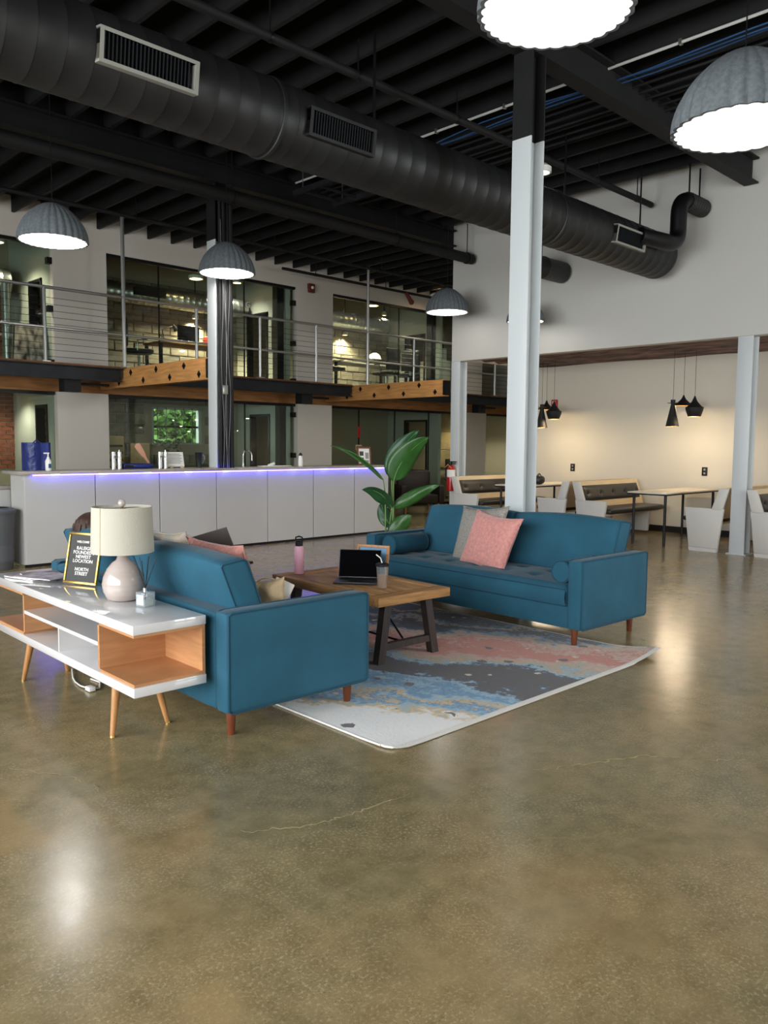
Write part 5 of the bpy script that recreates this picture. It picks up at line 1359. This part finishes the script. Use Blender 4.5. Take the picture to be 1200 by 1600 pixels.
t = thing('storage_boxes', 'white storage box on a shelf by the wall corner office', 'box', (14.9, 13.4, 2.6))
B().box(14.82, 13.3, 3.5, 15.1, 13.7, 3.8, bev=.01).build('carton', m_letter, t); B().box(14.86, 13.35, 3.8, 15.05, 13.6, 3.92, bev=.02).build('camera_case', m_blackmetal, t); B().box(14.785, 13.2, 2.6, 15.13, 13.9, 3.5).build('cabinet', m_panelw, t)
def wall_picture(label, x, y0, y1, z0, z1, mt, g='m'):
    t = thing('framed_poster', label, 'picture', (x, (y0+y1)/2, z0))
    fr = B(); w_ = .03
    fr.box(x-.025, y0, z0, x, y1, z0+w_); fr.box(x-.025, y0, z1-w_, x, y1, z1); fr.box(x-.025, y0, z0, x, y0+w_, z1); fr.box(x-.025, y1-w_, z0, x, y1, z1)
    fr.build('frame', m_blackmetal, t); B().box(x-.012, y0+w_, z0+w_, x-.004, y1-w_, z1-w_).build('print', mt, t)
m_post = M('grey_photo_print', (96, 88, 80), .5, col2=(46, 40, 36), vs_=9)
wall_picture('black framed dark photograph on the mezzanine partition', 10.02, 13.28, 13.6, 3.35, 3.95, m_post)
t = thing('leaning_picture', 'large dark zebra-like picture leaning in the brick walled office', 'picture', (5.0, 13.25, 2.6))
mz = Matrix.Translation((4.98, 13.3, 2.62)) @ Matrix.Rotation(math.radians(-35), 4, 'Z') @ Matrix.Rotation(math.radians(-14), 4, 'X')
B().box(-.25, 0, 0, .25, .03, .72, mat=mz).build('canvas', m_steel, t)
m_zeb = M('brown_white_print', (40, 32, 28), .6, col2=(190, 172, 156), vs_=5, stretch=(3, 1, 1.2), detail=1)
B().box(-.23, -.004, .02, .23, 0, .70, mat=mz).build('print', m_zeb, t)
t = thing('glass_decal', 'white letter G decal on the poster room glass', 'sign', (9.1, 13.03, 4.05))
text('lettering', 'G', .16, m_letter, t, frame_m(Vector((9.03, 13.04, 4.08)), (1, 0, 0), (0, 0, 1)))
# ground floor rooms
t = thing('window_plant', 'small leafy potted plant in front of the barred window', 'plant', (8.05, 14.2, 1.2))
rp_ = random.Random(8); b = B()
for k in range(90):
    c = Vector((8.02+rp_.gauss(0, .13), 14.3+rp_.gauss(0, .08), 1.50+rp_.gauss(0, .13))); a = Vector((rp_.uniform(-1, 1), rp_.uniform(-1, 1), rp_.uniform(-.6, .6))).normalized(); d = a.orthogonal().normalized(); s = .05
    b.bm.faces.new([b.bm.verts.new(c+a*s), b.bm.verts.new(c+d*s*.5), b.bm.verts.new(c-a*s), b.bm.verts.new(c-d*s*.5)])
b.build('leaves', m_leafd, t); B().lathe([(.06, .74), (.08, .9)], 20, (8.02, 14.3, 0)).capends().build('pot', m_letter, t); B().cyl((8.02, 14.3, .9), (8.02, 14.3, 1.5), .012, n=8).build('stem', m_stem, t)
desk('dark work table in the room with the barred window', 7.2, 9.2, 14.0, 14.7, 0, m_trestle, .735)
t = thing('cardboard_panel', 'tan cardboard panel on the shelf left of the barred window', 'board', (7.3, 14.2, .735))
B().box(7.28, 14.45, 1.0, 7.68, 14.48, 1.42).build('sheet', m_tan, t); B().box(7.3, 14.4, .74, 7.66, 14.5, 1.0).build('stand', m_trestle, t)
t = thing('wooden_paddle', 'wooden paddle leaning over the counter in front of the window room', 'paddle', (5.2, 9.66, 1.105))
pm = orient((5.02, 9.64, 1.30), (-.55, 0, .8), (.8, 0, .55))
B().prism([(-.02, -.035), (.13, -.042), (.15, 0), (.13, .042), (-.02, .035), (-.06, .014), (-.2, .012), (-.2, -.012), (-.06, -.014)], 'Z', -.008, .008, bev=.003, mat=pm).build('blade', m_skin, t)
t = thing('coffee_machine', 'low dark blue appliance under the wooden paddle', 'machine', (4.95, 9.62, 1.105))
B().box(4.72, 9.57, 1.107, 5.14, 9.70, 1.17, bev=.015).build('body', m_bag, t)
B().box(4.74, 9.565, 1.12, 4.86, 9.572, 1.15).build('display', m_dark, t)
t = thing('orange_shelf', 'orange brown panel inside the doorway of the brick room', 'panel', (5.5, 13.6, 0))
B().box(5.42, 13.4, 0, 5.48, 13.75, 1.55, bev=.006).build('panel_board', M('orange_board', (150, 78, 44), .6, var=.2), t)
B().box(5.40, 13.4, 1.0, 5.42, 13.75, 1.03).build('edge', m_walnut, t)
t = thing('slatted_back_chair', 'beige ladder backed chair behind the counter', 'chair', (6.5, 13.6, 0))
m_beige = M('beige_plastic', (170, 150, 104), .5)
B().box(6.62, 13.7, .45, 6.95, 14.05, .5, bev=.01).build('seat', m_beige, t); B().box(6.62, 14.03, .5, 6.95, 14.07, 1.55, bev=.02).build('backrest', m_beige, t)
for a, c in ((6.64, 13.72), (6.93, 13.72), (6.64, 14.03), (6.93, 14.03)): B().cyl((a, c, 0), (a, c, .46), .015, n=8).build('leg', m_chrome, t)
for k in range(6): B().box(6.66, 14.02, .7+.13*k, 6.91, 14.03, .74+.13*k).build('slot', m_dark, t)
m_dkred = M('dark_red_door', (60, 30, 26), .6)
o = struct(B().box(11.65, 14.82, 0, 12.5, 14.88, 2.1).build('door_1', m_dkred)); B().sphere((12.42, 14.79, 1.0), .03).build('door_knob', m_chrome, o)
tag(B().box(11.9, 13.9, 0, 12.3, 14.3, .95, bev=.04).build('red_pouf', M('dark_red_fabric', (96, 30, 34), .9)), 'dark red padded box seat behind the glass', 'seat')
t = thing('exit_sticker', 'red and yellow door stickers on the glass above the counter', 'sign', (11.98, 13.03, 1.5))
B().box(11.9, 13.036, 1.58, 11.97, 13.044, 1.82).build('red_sticker', m_red, t); B().box(11.84, 13.036, 1.30, 12.02, 13.044, 1.42).build('yellow_sticker', M('cream_sticker', (206, 190, 150), .6), t)
for k in range(4): B().box(11.86+.04*k, 13.03, 1.33, 11.885+.04*k, 13.036, 1.39).build('print', m_dark, t)
# dark lounge corner between the counter and the corner column
def armchair(label, x, y, rz):
    t = local('armchair', label, 'armchair'); m_ac = M('dark_brown_leather', (40, 30, 27), .5, bump=.1, bs=40)
    soft_box(-.34, -.34, .24, .34, .34, .44, (0, 0, .015), 5, r=.04).build('seat', m_ac, t, ang=70); soft_box(-.36, .26, .3, .36, .42, .9, (0, .02, .02), 5, r=.05).build('backrest', m_ac, t, ang=70)
    for s in (-1, 1): soft_box(s*.40-.06, -.34, .24, s*.40+.06, .4, .62, (.01, 0, 0), 5, r=.04).build('arm', m_ac, t, ang=70)
    for a in (-.36, .36):
        for c in (-.3, .36): B().cyl((a, c, 0), (a*.95, c*.95, .25), .014, .02, n=10).build('leg', m_oak, t)
    place(t, (x, y, 0), rz)
armchair('dark brown armchair beyond the plant near the corner column', 12.0, 11.3, -.5)
t = thing('low_shelf', 'dark low shelf unit with a few books beyond the plant', 'shelf', (11.4, 11.9, 0))
B().box(10.6, 11.75, .1, 11.5, 12.1, .14).box(10.6, 11.75, .5, 11.5, 12.1, .54).box(10.6, 11.75, .8, 11.5, 12.1, .84).box(10.6, 11.75, .1, 10.64, 12.1, .84).box(11.46, 11.75, .1, 11.5, 12.1, .84).build('carcass', m_dark, t)
for a in (10.64, 11.4): B().box(a, 11.8, 0, a+.05, 12.05, .1).build('leg', m_dark, t)
for k in range(3): tag(B().box(10.9+.06*k, 11.80, .541, 10.94+.06*k, 11.98, .70-.02*k, bev=.003).build('book', M('shelf_book', ((196, 180, 150), (120, 128, 130), (170, 150, 110))[k], .7)), ('cream book', 'grey book', 'tan book')[k]+' standing on the dark low shelf', 'book', 'books on the low shelf')
t = thing('meeting_table', 'white pedestal table in the stone walled room', 'table', (16.6, 13.9, 0))
B().cyl((16.7, 13.9, .72), (16.7, 13.9, .745), .5, n=36).build('table_top', m_letter, t); B().cyl((16.7, 13.9, .03), (16.7, 13.9, .72), .045, n=14).cyl((16.7, 13.9, 0), (16.7, 13.9, .03), .28, n=28).build('pedestal', m_letter, t)
office_chair('black office chair at the white pedestal table, stone walled room', 16.9, 14.45, 0, 0)
B_ = None
